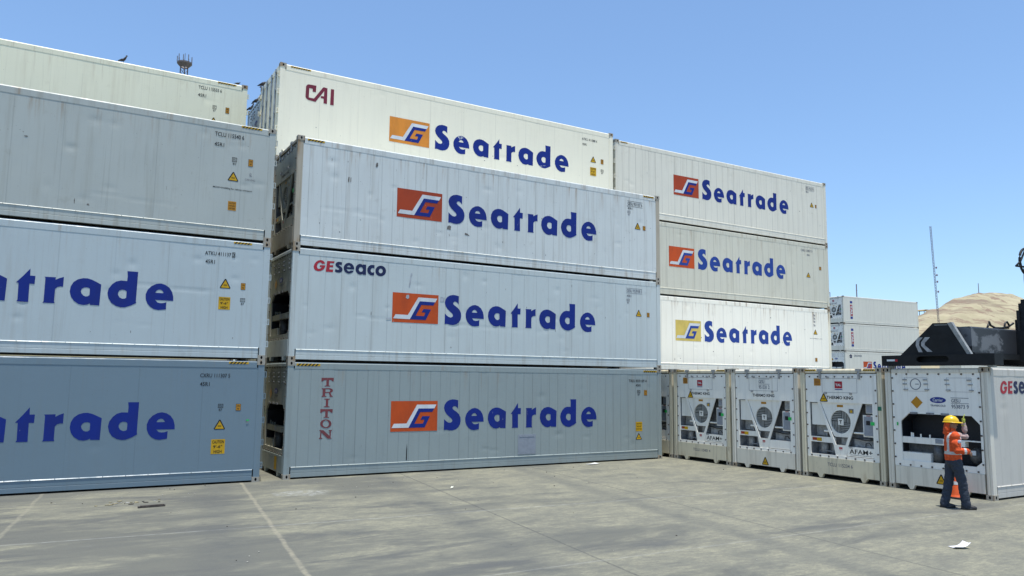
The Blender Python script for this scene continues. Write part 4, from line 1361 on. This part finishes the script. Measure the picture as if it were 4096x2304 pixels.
mb.prism([(-8.2, 3.185), (-8.95, 3.85), (-9.28, 3.84), (-9.62, 3.185)], YZ, 12.73, 13.05)
gp = spart(mb, 'gusset_plate', M['frame_black'])
MB().prism([(-9.245, 3.91), (-9.345, 3.925), (-9.75, 3.186), (-9.66, 3.186)], YZ, 12.645, 12.735).build('plate_edge', M['edge_grey'], gp)
MB().prism([(-8.93, 3.885), (-9.24, 3.875), (-9.245, 3.86), (-8.94, 3.868)], YZ, 12.655, None).build('plate_edge', M['edge_grey'], gp)
mb = MB()
mb.prism([(-8.523, 3.604), (-8.644, 3.599), (-8.559, 3.515), (-8.544, 3.418), (-8.626, 3.25), (-8.525, 3.252), (-8.462, 3.41), (-8.474, 3.528)], YZ, 12.656, None)
mb.prism([(-8.695, 3.603), (-8.82, 3.598), (-8.688, 3.471), (-8.685, 3.413), (-8.865, 3.254), (-8.736, 3.257), (-8.594, 3.406), (-8.598, 3.484)], YZ, 12.656, None)
mb.build('chevron_mark', flat('chevron_grey', (.34, .35, .36), .5, .3), gp)
m, nt, nd, lk, bs = new_mat('scraped_dark_beam')
raw, v = obj_coords(nt)
ns = noise(nt, mapping(nt, v, (1.1, 1, 2.6)), 1.0, 7, 0.7, 0.3)
c = mixc(nt, step(nt, ns, .50, .58), (0.028, 0.030, 0.034), (0.15, 0.155, 0.162))
lk.new(c, bs.inputs['Base Color'])
bs.inputs['Roughness'].default_value = 0.45
M['beam'] = m
spart(MB().prism([(-9.60, 3.235), (-9.60, 3.80), (-9.57, 3.83), (-8.78, 3.83), (-8.75, 3.80), (-8.75, 3.235)], YZ, 12.98, 15.1), 'telescopic_beam', M['beam'])
spart(MB().box((12.96, -9.66, 3.10), (15.1, -8.7, 3.228)), 'lower_flange', M['frame_black'])
mb = MB().box((14.98, -10.1, 2.99), (17.6, -8.4, 3.78)).box((14.93, -9.78, 3.05), (14.98, -8.7, 3.80))
mb.box((15.02, -10.05, 3.78), (17.2, -9.55, 4.08)).box((15.06, -9.95, 4.08), (16.9, -9.58, 4.30)).box((15.12, -9.9, 4.30), (16.6, -9.60, 4.48)).box((15.2, -9.85, 4.48), (16.3, -9.62, 4.58))
for x in (15.0, 15.2, 15.45):
    mb.tube([(x, -9.64, 3.1), (x, -9.64, 4.3)], .035, 8)
spart(mb, 'centre_frame', M['frame_black'])
for pts in ([(13.95, -9.5, 3.99), (14.02, -9.5, 3.90), (14.2, -9.5, 3.85), (14.5, -9.5, 3.86), (14.8, -9.5, 3.90), (15.05, -9.5, 4.0)],
            [(14.05, -9.4, 3.84), (14.12, -9.4, 3.94), (14.25, -9.4, 3.90), (14.4, -9.4, 3.86), (14.9, -9.45, 3.88)],
            [(14.62, -9.5, 3.86), (14.66, -9.5, 3.98), (14.76, -9.5, 4.02), (14.84, -9.5, 3.95), (14.80, -9.5, 3.86)]):
    spart(MB().tube(pts, .024, 7), 'hydraulic_hose', M['cable'], None, True)
mb = MB()
cx, cz = 15.66, 5.56
mb.tube([(cx + .33 * math.cos(6.2832 * i / 28), -9.6, cz + .33 * math.sin(6.2832 * i / 28)) for i in range(29)], .03, 8)
mb.tube([(15.14, -9.6, 5.41), (15.36, -9.6, 5.54), (15.62, -9.6, 5.84)], .024, 8)
mb.tube([(15.14, -9.6, 5.41), (16.1, -9.6, 5.44)], .024, 8)
mb.tube([(15.36, -9.6, 5.54), (15.40, -9.6, 5.42)], .02, 8)
mb.tube([(15.56, -9.6, 5.43), (15.53, -9.6, 5.1), (15.56, -9.6, 4.8), (15.55, -9.6, 4.5)], .03, 8)
spart(mb, 'guard_ring', M['frame_black'], None, True)


# ------------------------------------------------------------------ worker
def organic(name, mb, voxel, mats, parent, iters=6, matfn=None, folds=0.0):
    """fuse overlapping closed shapes into one continuous skin"""
    me = mb.mesh(name, mats)
    ob = link(name, me)
    rm = ob.modifiers.new('r', 'REMESH')
    rm.mode = 'VOXEL'
    rm.voxel_size = voxel
    smn = ob.modifiers.new('s', 'SMOOTH')
    smn.factor = 0.5
    smn.iterations = iters
    dg = bpy.context.evaluated_depsgraph_get()
    out = bpy.data.meshes.new_from_object(ob.evaluated_get(dg))
    bpy.data.objects.remove(ob)
    bpy.data.meshes.remove(me)
    out.name = name
    if len(out.materials) == 0:
        for q in (mats if isinstance(mats, list) else [mats]):
            out.materials.append(q)
    if folds:          # creases of loose cloth
        from mathutils import noise as mn
        for v_ in out.vertices:
            q = v_.co
            k_ = mn.noise(Vector((q.x * 9, q.y * 9, q.z * 15))) + .5 * mn.noise(Vector((q.x * 21, q.y * 21, q.z * 30)))
            v_.co = q + v_.normal * (folds * k_)
    for p in out.polygons:
        p.use_smooth = True
        p.material_index = matfn(p.center) if matfn else 0
    return link(name, out, parent)


def cloth(name, col, rough=0.85, scale=22):
    return flat(name, col, rough, 0.28, 0.0, scale, 0.5)


K = {'skin': flat('tanned_skin', (0.23, 0.115, 0.07), 0.55, 0.12), 'orange': cloth('orange_work_cloth', (0.66, 0.080, 0.010)),
     'band': flat('reflective_band', (0.50, 0.51, 0.50), 0.35, 0.2), 'denim': cloth('dark_denim', (0.030, 0.040, 0.060)),
     'boot': flat('dark_boot_leather', (0.022, 0.021, 0.022), 0.5, 0.3), 'helmet': flat('yellow_helmet_plastic', (0.74, 0.47, 0.012), 0.28, 0.06),
     'sleeve': cloth('pale_sleeve_cloth', (0.45, 0.33, 0.30)), 'glove': cloth('lime_glove', (0.46, 0.52, 0.09)), 'dark': flat('dark_eye', (0.012, 0.010, 0.010), 0.3)}

pr = tag(empty('person', (10.93, -10.20, 0), R(-45)), 'worker in an orange jacket and yellow helmet raising one gloved hand beside the near container', 'person')
H0 = Vector((0.0, 0.0, 1.695))
HA = R(-14)


def hp(f, l, u):
    return tuple(H0 + Vector((f * math.cos(HA) - l * math.sin(HA), f * math.sin(HA) + l * math.cos(HA), u)))


def limb(mb, pts, rads, n=12):
    mb.tube(pts, rads, n)
    for p, q in zip(pts, rads):
        mb.ball(p, q if not isinstance(q, tuple) else max(q), 10, 8)


def hand(mb, wrist, d, nrm, side, k=1.0, curl=.35):
    """palm with four bent fingers of different lengths and a thumb off the side"""
    w, d, n_, s = Vector(wrist), Vector(d).normalized(), Vector(nrm).normalized(), Vector(side).normalized()
    mb.tube([w, w + d * .045 * k, w + d * .09 * k], [(.026 * k, .018 * k), (.040 * k, .017 * k), (.040 * k, .014 * k)], 10, 0, True, tuple(n_))
    for i, (o, ln) in enumerate(((.030, .072), (.010, .082), (-.011, .076), (-.030, .060))):
        b = w + d * .085 * k + s * o * k
        a1 = b + (d + n_ * curl * .4).normalized() * ln * .45 * k
        a2 = a1 + (d + n_ * curl * 1.3).normalized() * ln * .33 * k
        a3 = a2 + (d + n_ * curl * 2.4).normalized() * ln * .26 * k
        mb.tube([b - d * .02 * k, b, a1, a2, a3], [.0095 * k, .0095 * k, .009 * k, .008 * k, .006 * k], 8)
    t0 = w + d * .03 * k + s * .028 * k
    t1 = t0 + (d * .6 + s * .8).normalized() * .035 * k
    t2 = t1 + (d * .9 + s * .35 + n_ * .3).normalized() * .03 * k
    mb.tube([w + d * .02 * k + s * .012 * k, t0, t1, t2], [.014 * k, .013 * k, .011 * k, .008 * k], 8)


RS, RE, RW = (0.01, -.185, 1.455), (0.01, -.265, 1.185), (0.215, -.195, 1.165)
LS, LE, LW = (0.03, .185, 1.46), (0.305, .205, 1.435), (0.285, .20, 1.69)
HL, KL, AL = (-.01, .095, .95), (-.075, .095, .52), (-.175, .085, .10)
HR, KR, AR = (.015, -.095, .95), (.115, -.10, .53), (.165, -.085, .10)
b = MB()
b.tube([(0, 0, .90), (0, 0, 1.05), (.01, 0, 1.25), (.01, 0, 1.40), (0, 0, 1.49)], [(.15, .10), (.14, .095), (.16, .11), (.17, .11), (.10, .07)], 16)
limb(b, [(0, 0, 1.44), (0.0, 0, 1.56), tuple(H0 - Vector((0, 0, .05)))], [.062, .056, .056])
b.ball(tuple(H0), (.098, .080, .122), 16, 12)
b.ball(hp(.030, 0, -.075), (.062, .056, .046), 12, 8)
b.tube([hp(.088, 0, .022), hp(.112, 0, -.022), hp(.098, 0, -.034)], [.010, .016, .012], 8)
for s in (-1, 1):
    b.ball(hp(-.005, s * .080, -.012), (.022, .013, .032), 8, 6)
b.tube([hp(.088, -.024, -.070), hp(.097, 0, -.068), hp(.088, .024, -.070)], [.008, .011, .008], 8)
for a in ((RS, RE, RW), (LS, LE, LW)):
    limb(b, a, [.054, .042, .030])
for a in ((HL, KL, AL), (HR, KR, AR)):
    limb(b, a, [.085, .055, .042])
hand(b, RW, (.75, .35, -.55), (-.4, .7, -.4), (.4, .3, .8), 1.0, .5)
hand(b, LW, (.02, .0, 1), (.8, .3, 0), (-.3, -1, 0), .98, .3)
organic('body', b, .0075, K['skin'], pr, 3)
for s in (-1, 1):
    MB().ball(hp(.083, s * .033, .022), .014, 10, 8).build('eye', K['dark'], pr, None, True)

t = MB()
t.ball((0, 0, .93), (.145, .175, .12), 16, 10)
t.tube([(0, 0, .90), (0, 0, 1.04)], [(.175, .135), (.17, .13)], 18)
for (h_, k_, a_) in ((HL, KL, AL), (HR, KR, AR)):
    m1 = [(h_[i] + k_[i]) / 2 for i in range(3)]
    m2 = [(k_[i] + a_[i]) / 2 for i in range(3)]
    lo = (a_[0], a_[1], .075)
    limb(t, [h_, tuple(m1), k_, tuple(m2), tuple(a_), lo], [.118, .104, .090, .088, .090, .084])
organic('trousers', t, .013, K['denim'], pr, 3, None, .013)

j = MB()
j.tube([(0, 0, .965), (0, 0, 1.0), (0, 0, 1.12), (.005, 0, 1.28), (.008, 0, 1.40), (.0, 0, 1.47), (.0, 0, 1.525), (0, 0, 1.56)],
       [(.200, .150), (.205, .156), (.200, .150), (.212, .155), (.220, .150), (.195, .130), (.115, .095), (.085, .085)], 22)
limb(j, [RS, (.0, -.235, 1.32), RE, (.10, -.24, 1.165), RW], [.092, .082, .074, .066, .056])
limb(j, [LS, (.10, .205, 1.46)], [.092, .084])
j.tube([(.05, 0, 1.535), (-.05, 0, 1.56)], [.09, .10], 12)


def vest_mat(p):
    r_ = abs(p.y)
    if p.y > -.222 and p.x < .21 and 1.085 < p.z < 1.145 and r_ < .215:
        return 1
    if p.y > -.218 and 1.145 <= p.z and .095 < r_ < .150:
        return 1
    if .14 < p.x < .19 and p.y < -.16 and p.z < 1.27 and p.z > 1.1:
        return 1
    return 0


organic('jacket', j, .012, [K['orange'], K['band']], pr, 3, vest_mat, .011)
MB().ball((.045, -.318, 1.36), (.035, .008, .035), 10, 6).build('sleeve_badge', flat('badge_white', (.6, .62, .7), .5, .5, 0, 40), pr, None, True)
s_ = MB()
limb(s_, [(.09, .205, 1.46), (.20, .205, 1.445), LE, (.30, .203, 1.56), LW], [.072, .068, .064, .055, .046])
organic('sleeve', s_, .011, K['sleeve'], pr, 3, None, .008)
gl = MB()
hand(gl, LW, (.02, .0, 1), (.8, .3, 0), (-.3, -1, 0), 1.22, .3)
gl.tube([(LW[0], LW[1], LW[2] - .04), LW], [.046, .036], 12)
organic('glove', gl, .006, K['glove'], pr, 2)
n = MB()
for f, l, u, q in ((-.085, 0, .02, (.040, .078, .06)), (-.095, 0, -.05, (.042, .088, .07)), (-.100, 0, -.12, (.050, .105, .07)), (-.085, 0, -.185, (.075, .125, .06)),
                   (-.06, -.076, .0, (.045, .022, .06)), (-.06, .076, .0, (.045, .022, .06)), (-.075, -.080, -.09, (.055, .035, .07)), (-.075, .080, -.09, (.055, .035, .07))):
    n.ball(hp(f, l, u), q, 12, 8)
organic('neck_cloth', n, .010, K['orange'], pr, 3, None, .010)
hm = MB()
rings = []
for i in range(9):
    a = math.pi / 2 * i / 8
    rings.append((math.cos(a), math.sin(a)))
vs, fs = [], []
NU = 28
for cr_, sr_ in rings[:-1]:
    for q in range(NU):
        an = 2 * math.pi * q / NU
        vs.append(hp(.142 * cr_ * math.cos(an), .120 * cr_ * math.sin(an), .052 + .118 * sr_))
top = len(vs)
vs.append(hp(0, 0, .052 + .118))
for i in range(7):
    for q in range(NU):
        fs.append((i * NU + q, i * NU + (q + 1) % NU, (i + 1) * NU + (q + 1) % NU, (i + 1) * NU + q))
fs += [(7 * NU + q, 7 * NU + (q + 1) % NU, top) for q in range(NU)]
hm.add(vs, fs)
hm.tube([hp(-.085, 0, .142), hp(0, 0, .168), hp(.09, 0, .140)], .012, 8)
he = hm.build('helmet', K['helmet'], pr, None, True)
br = MB()
for q in range(NU):
    pass
loop_in = [hp(.138 * math.cos(2 * math.pi * q / NU), .117 * math.sin(2 * math.pi * q / NU), .052) for q in range(NU)]
loop_out = []
for q in range(NU):
    an = 2 * math.pi * q / NU
    ex_ = .018 + .055 * max(0, math.cos(an)) ** 1.5
    loop_out.append(hp((.142 + ex_) * math.cos(an), (.120 + ex_ * .7) * math.sin(an), .040 - .012 * max(0, math.cos(an))))
lo2 = [(p[0], p[1], p[2] - .010) for p in loop_out]
br.add(loop_in + loop_out + lo2, [(q, (q + 1) % NU, NU + (q + 1) % NU, NU + q) for q in range(NU)] + [(NU + q, NU + (q + 1) % NU, 2 * NU + (q + 1) % NU, 2 * NU + q) for q in range(NU)] +
       [(2 * NU + q, 2 * NU + (q + 1) % NU, (q + 1) % NU, q) for q in range(NU)])
br.build('brim', K['helmet'], he, None, True)
for a_, yaw in ((AL, -.05), (AR, .0)):
    f = MB()
    c_, s2 = math.cos(yaw), math.sin(yaw)

    def fp(dx, dy, z):
        return (a_[0] + dx * c_ - dy * s2, a_[1] + dx * s2 + dy * c_, z)
    f.tube([fp(-.085, 0, .045), fp(-.04, 0, .055), fp(.05, 0, .052), fp(.13, -.005, .042), fp(.19, -.01, .035)],
           [(.036, .040), (.044, .052), (.046, .050), (.050, .040), (.034, .028)], 14)
    f.tube([fp(-.02, 0, .03), fp(-.01, 0, .15)], [.048, .050], 12)
    f.prism(oval(.045, -.004, .15, .052, 18), lambda u, w, d: fp(u, w, d), .002, .03)
    organic('boot', f, .009, K['boot'], pr, 3)

# ------------------------------------------------------------------ traffic cone behind the worker
tc = tag(empty('traffic_cone', (12.36, -9.42, 0)), 'orange traffic cone with a pale band behind the worker\'s legs', 'traffic cone')
cn = MB().tube([(0, 0, .03), (0, 0, .08), (0, 0, .50)], [.145, .12, .026], 24)
cn.build('cone_body', flat('orange_cone_rubber', (0.72, 0.10, 0.012), 0.5, 0.15), tc)
MB().tube([(0, 0, .30), (0, 0, .37)], [.0755, .0598], 24, 0, False).build('cone_band', K['band'], tc)
MB().prism([(-.18, -.15), (-.15, -.18), (.15, -.18), (.18, -.15), (.18, .15), (.15, .18), (-.15, .18), (-.18, .15)], lambda u, w, d: (u, w, d), .002, .04).build('cone_base', K['boot'], tc)


# ------------------------------------------------------------------ birds
BM = flat('dark_feathers', (0.035, 0.032, 0.036), 0.6, 0.4, 0, 30)


def bird(loc, yaw, label, k=1.0, low=False, pale=False):
    b = MB()
    lean = .0 if low else .10
    pts = [(-.235, 0, .075 - lean * .3), (-.14, 0, .085), (-.07, 0, .105), (.0, 0, .125), (.06, 0, .14 + lean * .4), (.095, 0, .165 + lean * .7), (.115, 0, .195 + lean * .9)]
    b.tube(pts, [(.028, .006), (.030, .012), (.050, .045), (.058, .056), (.050, .050), (.034, .034), (.028, .028)], 12)
    hx, hz = .125, .215 + lean * .9
    b.ball((hx, 0, hz), (.036, .028, .030), 10, 8)
    b.tube([(hx + .025, 0, hz), (hx + .065, 0, hz - .01)], [.012, .003], 6)
    for s in (-1, 1):
        b.tube([(.05, s * .045, .15), (-.05, s * .055, .125), (-.20, s * .022, .085)], [(.012, .035), (.012, .034), (.006, .01)], 8)
    me = b
    for s in (-1, 1):
        me.tube([(.01, s * .022, .10), (.012, s * .022, .004)], .006, 5)
        me.tube([(-.02, s * .022, .005), (.045, s * .022, .005)], .006, 5)
    me.v = [(x * k, y * k, z * k) for x, y, z in me.v]
    o = me.build('bird', [BM], None, None, True)
    o.location = loc
    o.rotation_euler = (0, 0, yaw)
    tag(o, label, 'bird', 'dark birds perched on the container roofs')
    if pale:
        MB().ball((.06 * k, 0, .12 * k), (.04 * k, .058 * k, .05 * k), 10, 8).build('pale_breast', flat('pale_feathers', (.6, .6, .6), .7, .2), o, None, True)
    return o


Z4 = 4 * H
bird((-3.85, yaa + .06, Z4 - .026), R(-25), 'dark bird standing midway along the cream container roof edge', .70)
bird((-.62, yaa + .10, Z4 - .024), R(20), 'dark bird crouched at the right end of the cream container roof edge', .55, True)
bird((xb + .08, yb + 2.33, Z4), R(-40), 'long dark bird on the rear roof corner of the highest white container', 1.0, True)
bird((xb + .22, yb + 3.9, Z4 - .03), R(-50), 'upright dark bird on the roof edge in the gap, upper one of the pair', 1.0)
bird((xb + .20, yb + 4.8, Z4 - .002), R(-50), 'smaller dark bird at the far roof corner in the gap, lower one of the pair', .8)
bird((xb + .19, yb + 2.75, Z4 - .03), R(150), 'pale breasted bird half hidden behind the rear corner of the highest container', 1.0, True, True)

# ------------------------------------------------------------------ towers, masts and hut in the distance
TM = flat('tower_steel', (0.19, 0.165, 0.155), 0.6, 0.3, 0.1, 2)
tw = tag(empty('telecom_tower', (14.95, 150, 0)), 'telecom tower with a round antenna platform rising behind the left containers', 'tower')
vs, fs = [], []
n = 24
for rr, z in ((.75, 66.75), (1.48, 67.55), (1.48, 67.85), (1.30, 67.85), (1.25, 67.55), (.62, 66.9)):
    for i in range(n):
        vs.append((rr * math.cos(6.2832 * i / n), rr * math.sin(6.2832 * i / n), z))
for k in range(6):
    for i in range(n):
        a, b_ = k * n, ((k + 1) % 6) * n
        fs.append((a + i, a + (i + 1) % n, b_ + (i + 1) % n, b_ + i))
MB().add(vs, fs).build('platform', TM, tw)
for i in range(3):
    a = 6.2832 * i / 3 + .5
    MB().tube([(1.6 * math.cos(a), 1.6 * math.sin(a), 0), (.85 * math.cos(a), .85 * math.sin(a), 60), (.80 * math.cos(a), .80 * math.sin(a), 67.4)], .13, 6).build('leg', TM, tw)
lc = MB()
z = 2.0
while z < 66:
    rr = 1.6 - .75 * z / 60
    for i in range(3):
        a, b_ = 6.2832 * i / 3 + .5, 6.2832 * (i + 1) / 3 + .5
        lc.tube([(rr * math.cos(a), rr * math.sin(a), z), (rr * math.cos(b_), rr * math.sin(b_), z + 1.5)], .05, 5)
        lc.tube([(rr * math.cos(a), rr * math.sin(a), z), (rr * math.cos(b_), rr * math.sin(b_), z)], .05, 5)
    z += 1.5
lc.build('lattice_bracing', TM, tw)
for i in range(9):
    a = 6.2832 * i / 9 + .2
    c_, s2 = 1.46 * math.cos(a), 1.46 * math.sin(a)
    z0 = 67.6 + (.2 if i % 2 else 0)
    MB().tube([(c_, s2, z0), (c_, s2, z0 + 1.55)], .04, 6).box((c_ - .075, s2 - .06, z0 + .35), (c_ + .075, s2 + .06, z0 + 1.45)).build('antenna', TM, tw)
MB().tube([(0, 0, 66.9), (0, 0, 69.9)], .06, 6).tube([(0, 0, 66.9), (0, 0, 68.3)], .20, 8).build('top_rod', TM, tw)

MM = flat('mast_paint', (0.25, 0.20, 0.225), 0.6, 0.3, 0, 1)
ms = tag(empty('radio_mast', (218.6, 110, 0)), 'tall thin lattice radio mast leaning slightly in front of the sand hill', 'mast')
tip = Vector((-2.8, 0, 48.8))
for i in range(3):
    a = 6.2832 * i / 3
    o = Vector((.26 * math.cos(a), .26 * math.sin(a), 0))
    MB().tube([o, tip + o], .055, 5).build('leg', MM, ms)
lb = MB()
for k in range(60):
    p, q = tip * (k / 60), tip * ((k + 1) / 60)
    for i in range(3):
        a, b_ = 6.2832 * i / 3, 6.2832 * (i + 1) / 3
        lb.tube([p + Vector((.26 * math.cos(a), .26 * math.sin(a), 0)), q + Vector((.26 * math.cos(b_), .26 * math.sin(b_), 0))], .045, 4)
lb.build('lattice_bracing', MM, ms)
for f in (.66, .70, .745, .60):
    p = tip * f
    MB().tube([p, p + Vector((.2, -.4, 0))], .05, 5).ball(tuple(p + Vector((.2, -.5, .1))), (.34, .2, .34), 10, 8).build('antenna', MM, ms)


def pole(name, x, y, z0, z1, rad, label, lamp=False):
    p = tag(empty(name, (x, y, z0)), label, 'pole', 'thin poles on the skyline')
    MB().tube([(0, 0, 0), (0, 0, z1 - z0)], [rad, rad * .7], 7).build('shaft', MM, p)
    if lamp:
        MB().tube([(0, 0, z1 - z0 - .1), (-.6, 0, z1 - z0)], .05, 6).box((-1.0, -.12, z1 - z0 - .05), (-.5, .12, z1 - z0 + .08)).build('lamp_head', MM, p)
    else:
        MB().tube([(-.22, 0, z1 - z0 - 1.0), (.22, 0, z1 - z0 - 1.0)], .03, 5).build('cross_arm', MM, p)


pole('flag_pole', 108.3, 60, 0, 18.7, .12, 'thin dark pole above the roof of the far container stack, tallest of three there')
pole('street_lamp', 101.5, 60, 0, 16.9, .06, 'faint lamp post above the near corner of the far container stack', True)
pole('street_lamp', 97.3, 60, 0, 16.6, .06, 'faint lamp post at the gap between the right stack and the far stack', True)
pole('antenna_pole', 410.0, 200, 47.5, 55.2, .22, 'thin antenna pole standing on the crest of the sand hill')

hu = tag(empty('lookout_shelter', (352.5, 196, 31.5)), 'small open shelter with a sand coloured roof at the left foot of the hill crest', 'shelter')
HM = flat('shelter_roof', (0.50, 0.38, 0.20), 0.8, 0.2, 0, 1)
MB().prism([(-2.9, 5.6), (1.5, 5.6), (2.6, 5.9), (.2, 6.2), (-2.5, 6.1)], lambda u, w, d: (u, d, w), -2.5, 2.5).build('roof', HM, hu)
for x in (-2.3, .4):
    for y in (-2, 2):
        MB().tube([(x, y, 0), (x, y, 5.7)], .16, 6).build('post', MM, hu)

# ------------------------------------------------------------------ small things lying on the yard
st = MB().box((-.24, -.03, .004), (.24, .03, .034)).box((-.20, -.022, .034), (.22, .018, .044))
o = st.build('wooden_stick', flat('weathered_wood', (0.085, 0.07, 0.058), 0.8, 0.5, 0, 12, 0.4))
o.location = (-3.22, -2.88, 0)
o.rotation_euler = (0, 0, R(6))
tag(o, 'dark wooden stick lying on the concrete in front of the slate blue container', 'stick')


def sheet(name, loc, w, l, rz, label, col, curl=.06):
    vs, fs = [], []
    nx, ny = 8, 6
    for j in range(ny + 1):
        for i in range(nx + 1):
            x, y = (i / nx - .5) * w, (j / ny - .5) * l
            vs.append((x, y, .008 + curl * max(0, i / nx - .45) ** 2 * 2 + .014 * math.sin(7 * y + 3 * x) ** 2 + curl * .5 * max(0, .3 - j / ny)))
    for j in range(ny):
        for i in range(nx):
            a = j * (nx + 1) + i
            fs.append((a, a + 1, a + nx + 2, a + nx + 1))
    o = MB().add(vs, fs).build(name, flat(name + '_white', col, .6, .08), None, None, True)
    so_ = o.modifiers.new('thickness', 'SOLIDIFY')
    so_.thickness = .002
    o.location = loc
    o.rotation_euler = (0, 0, rz)
    return tag(o, label, 'paper')


sheet('paper_sheet', (7.16, -12.38, 0), .25, .19, R(-25), 'white curled sheet of paper on the concrete near the bottom right', (.80, .80, .82), .12)
sheet('paper_sheet', (9.06, -.42, 0), .42, .20, R(10), 'flat pale paper scrap at the foot of the grey-blue container', (.62, .63, .60), .03)
sheet('paper_scrap', (3.05, -3.10, 0), .08, .06, R(40), 'tiny pale crumpled scrap alone on the open concrete', (.62, .62, .52), .05)

rd = random.Random(5)
lt = MB()
for i in range(110):
    if i < 80:
        x, y = rd.uniform(-5.5, 12), rd.uniform(-2.6, -.25) if rd.random() < .7 else rd.uniform(-9, -2.5)
    else:
        x, y = rd.uniform(-4, 12), rd.uniform(-12.5, -1.0)
    s = rd.uniform(.005, .014)
    lt.ball((x, y, s * .6), (s * rd.uniform(.7, 1.6), s * rd.uniform(.6, 1.3), s * .7), 5, 4, rd.randint(0, 1))
for i in range(26):
    x, y, s, an = -3.55 + rd.gauss(0, .16) * 1.6, -2.15 + rd.gauss(0, .13), rd.uniform(.02, .06), rd.uniform(0, 3)
    lt.prism([(x + s * math.cos(an + q) * rd.uniform(.6, 1.3), y + .6 * s * math.sin(an + q)) for q in (0, 1.4, 2.6, 4.1, 5.3)], lambda u, w, d: (u, w, d), .014, .002, (), rd.randint(0, 2))
o = lt.build('litter', [flat('dark_grit', (.07, .06, .05), .9, .5), flat('pale_grit', (.42, .40, .35), .9, .3), flat('straw_scrap', (.36, .31, .18), .9, .3)])
tag(o, None, None, None, 'stuff')
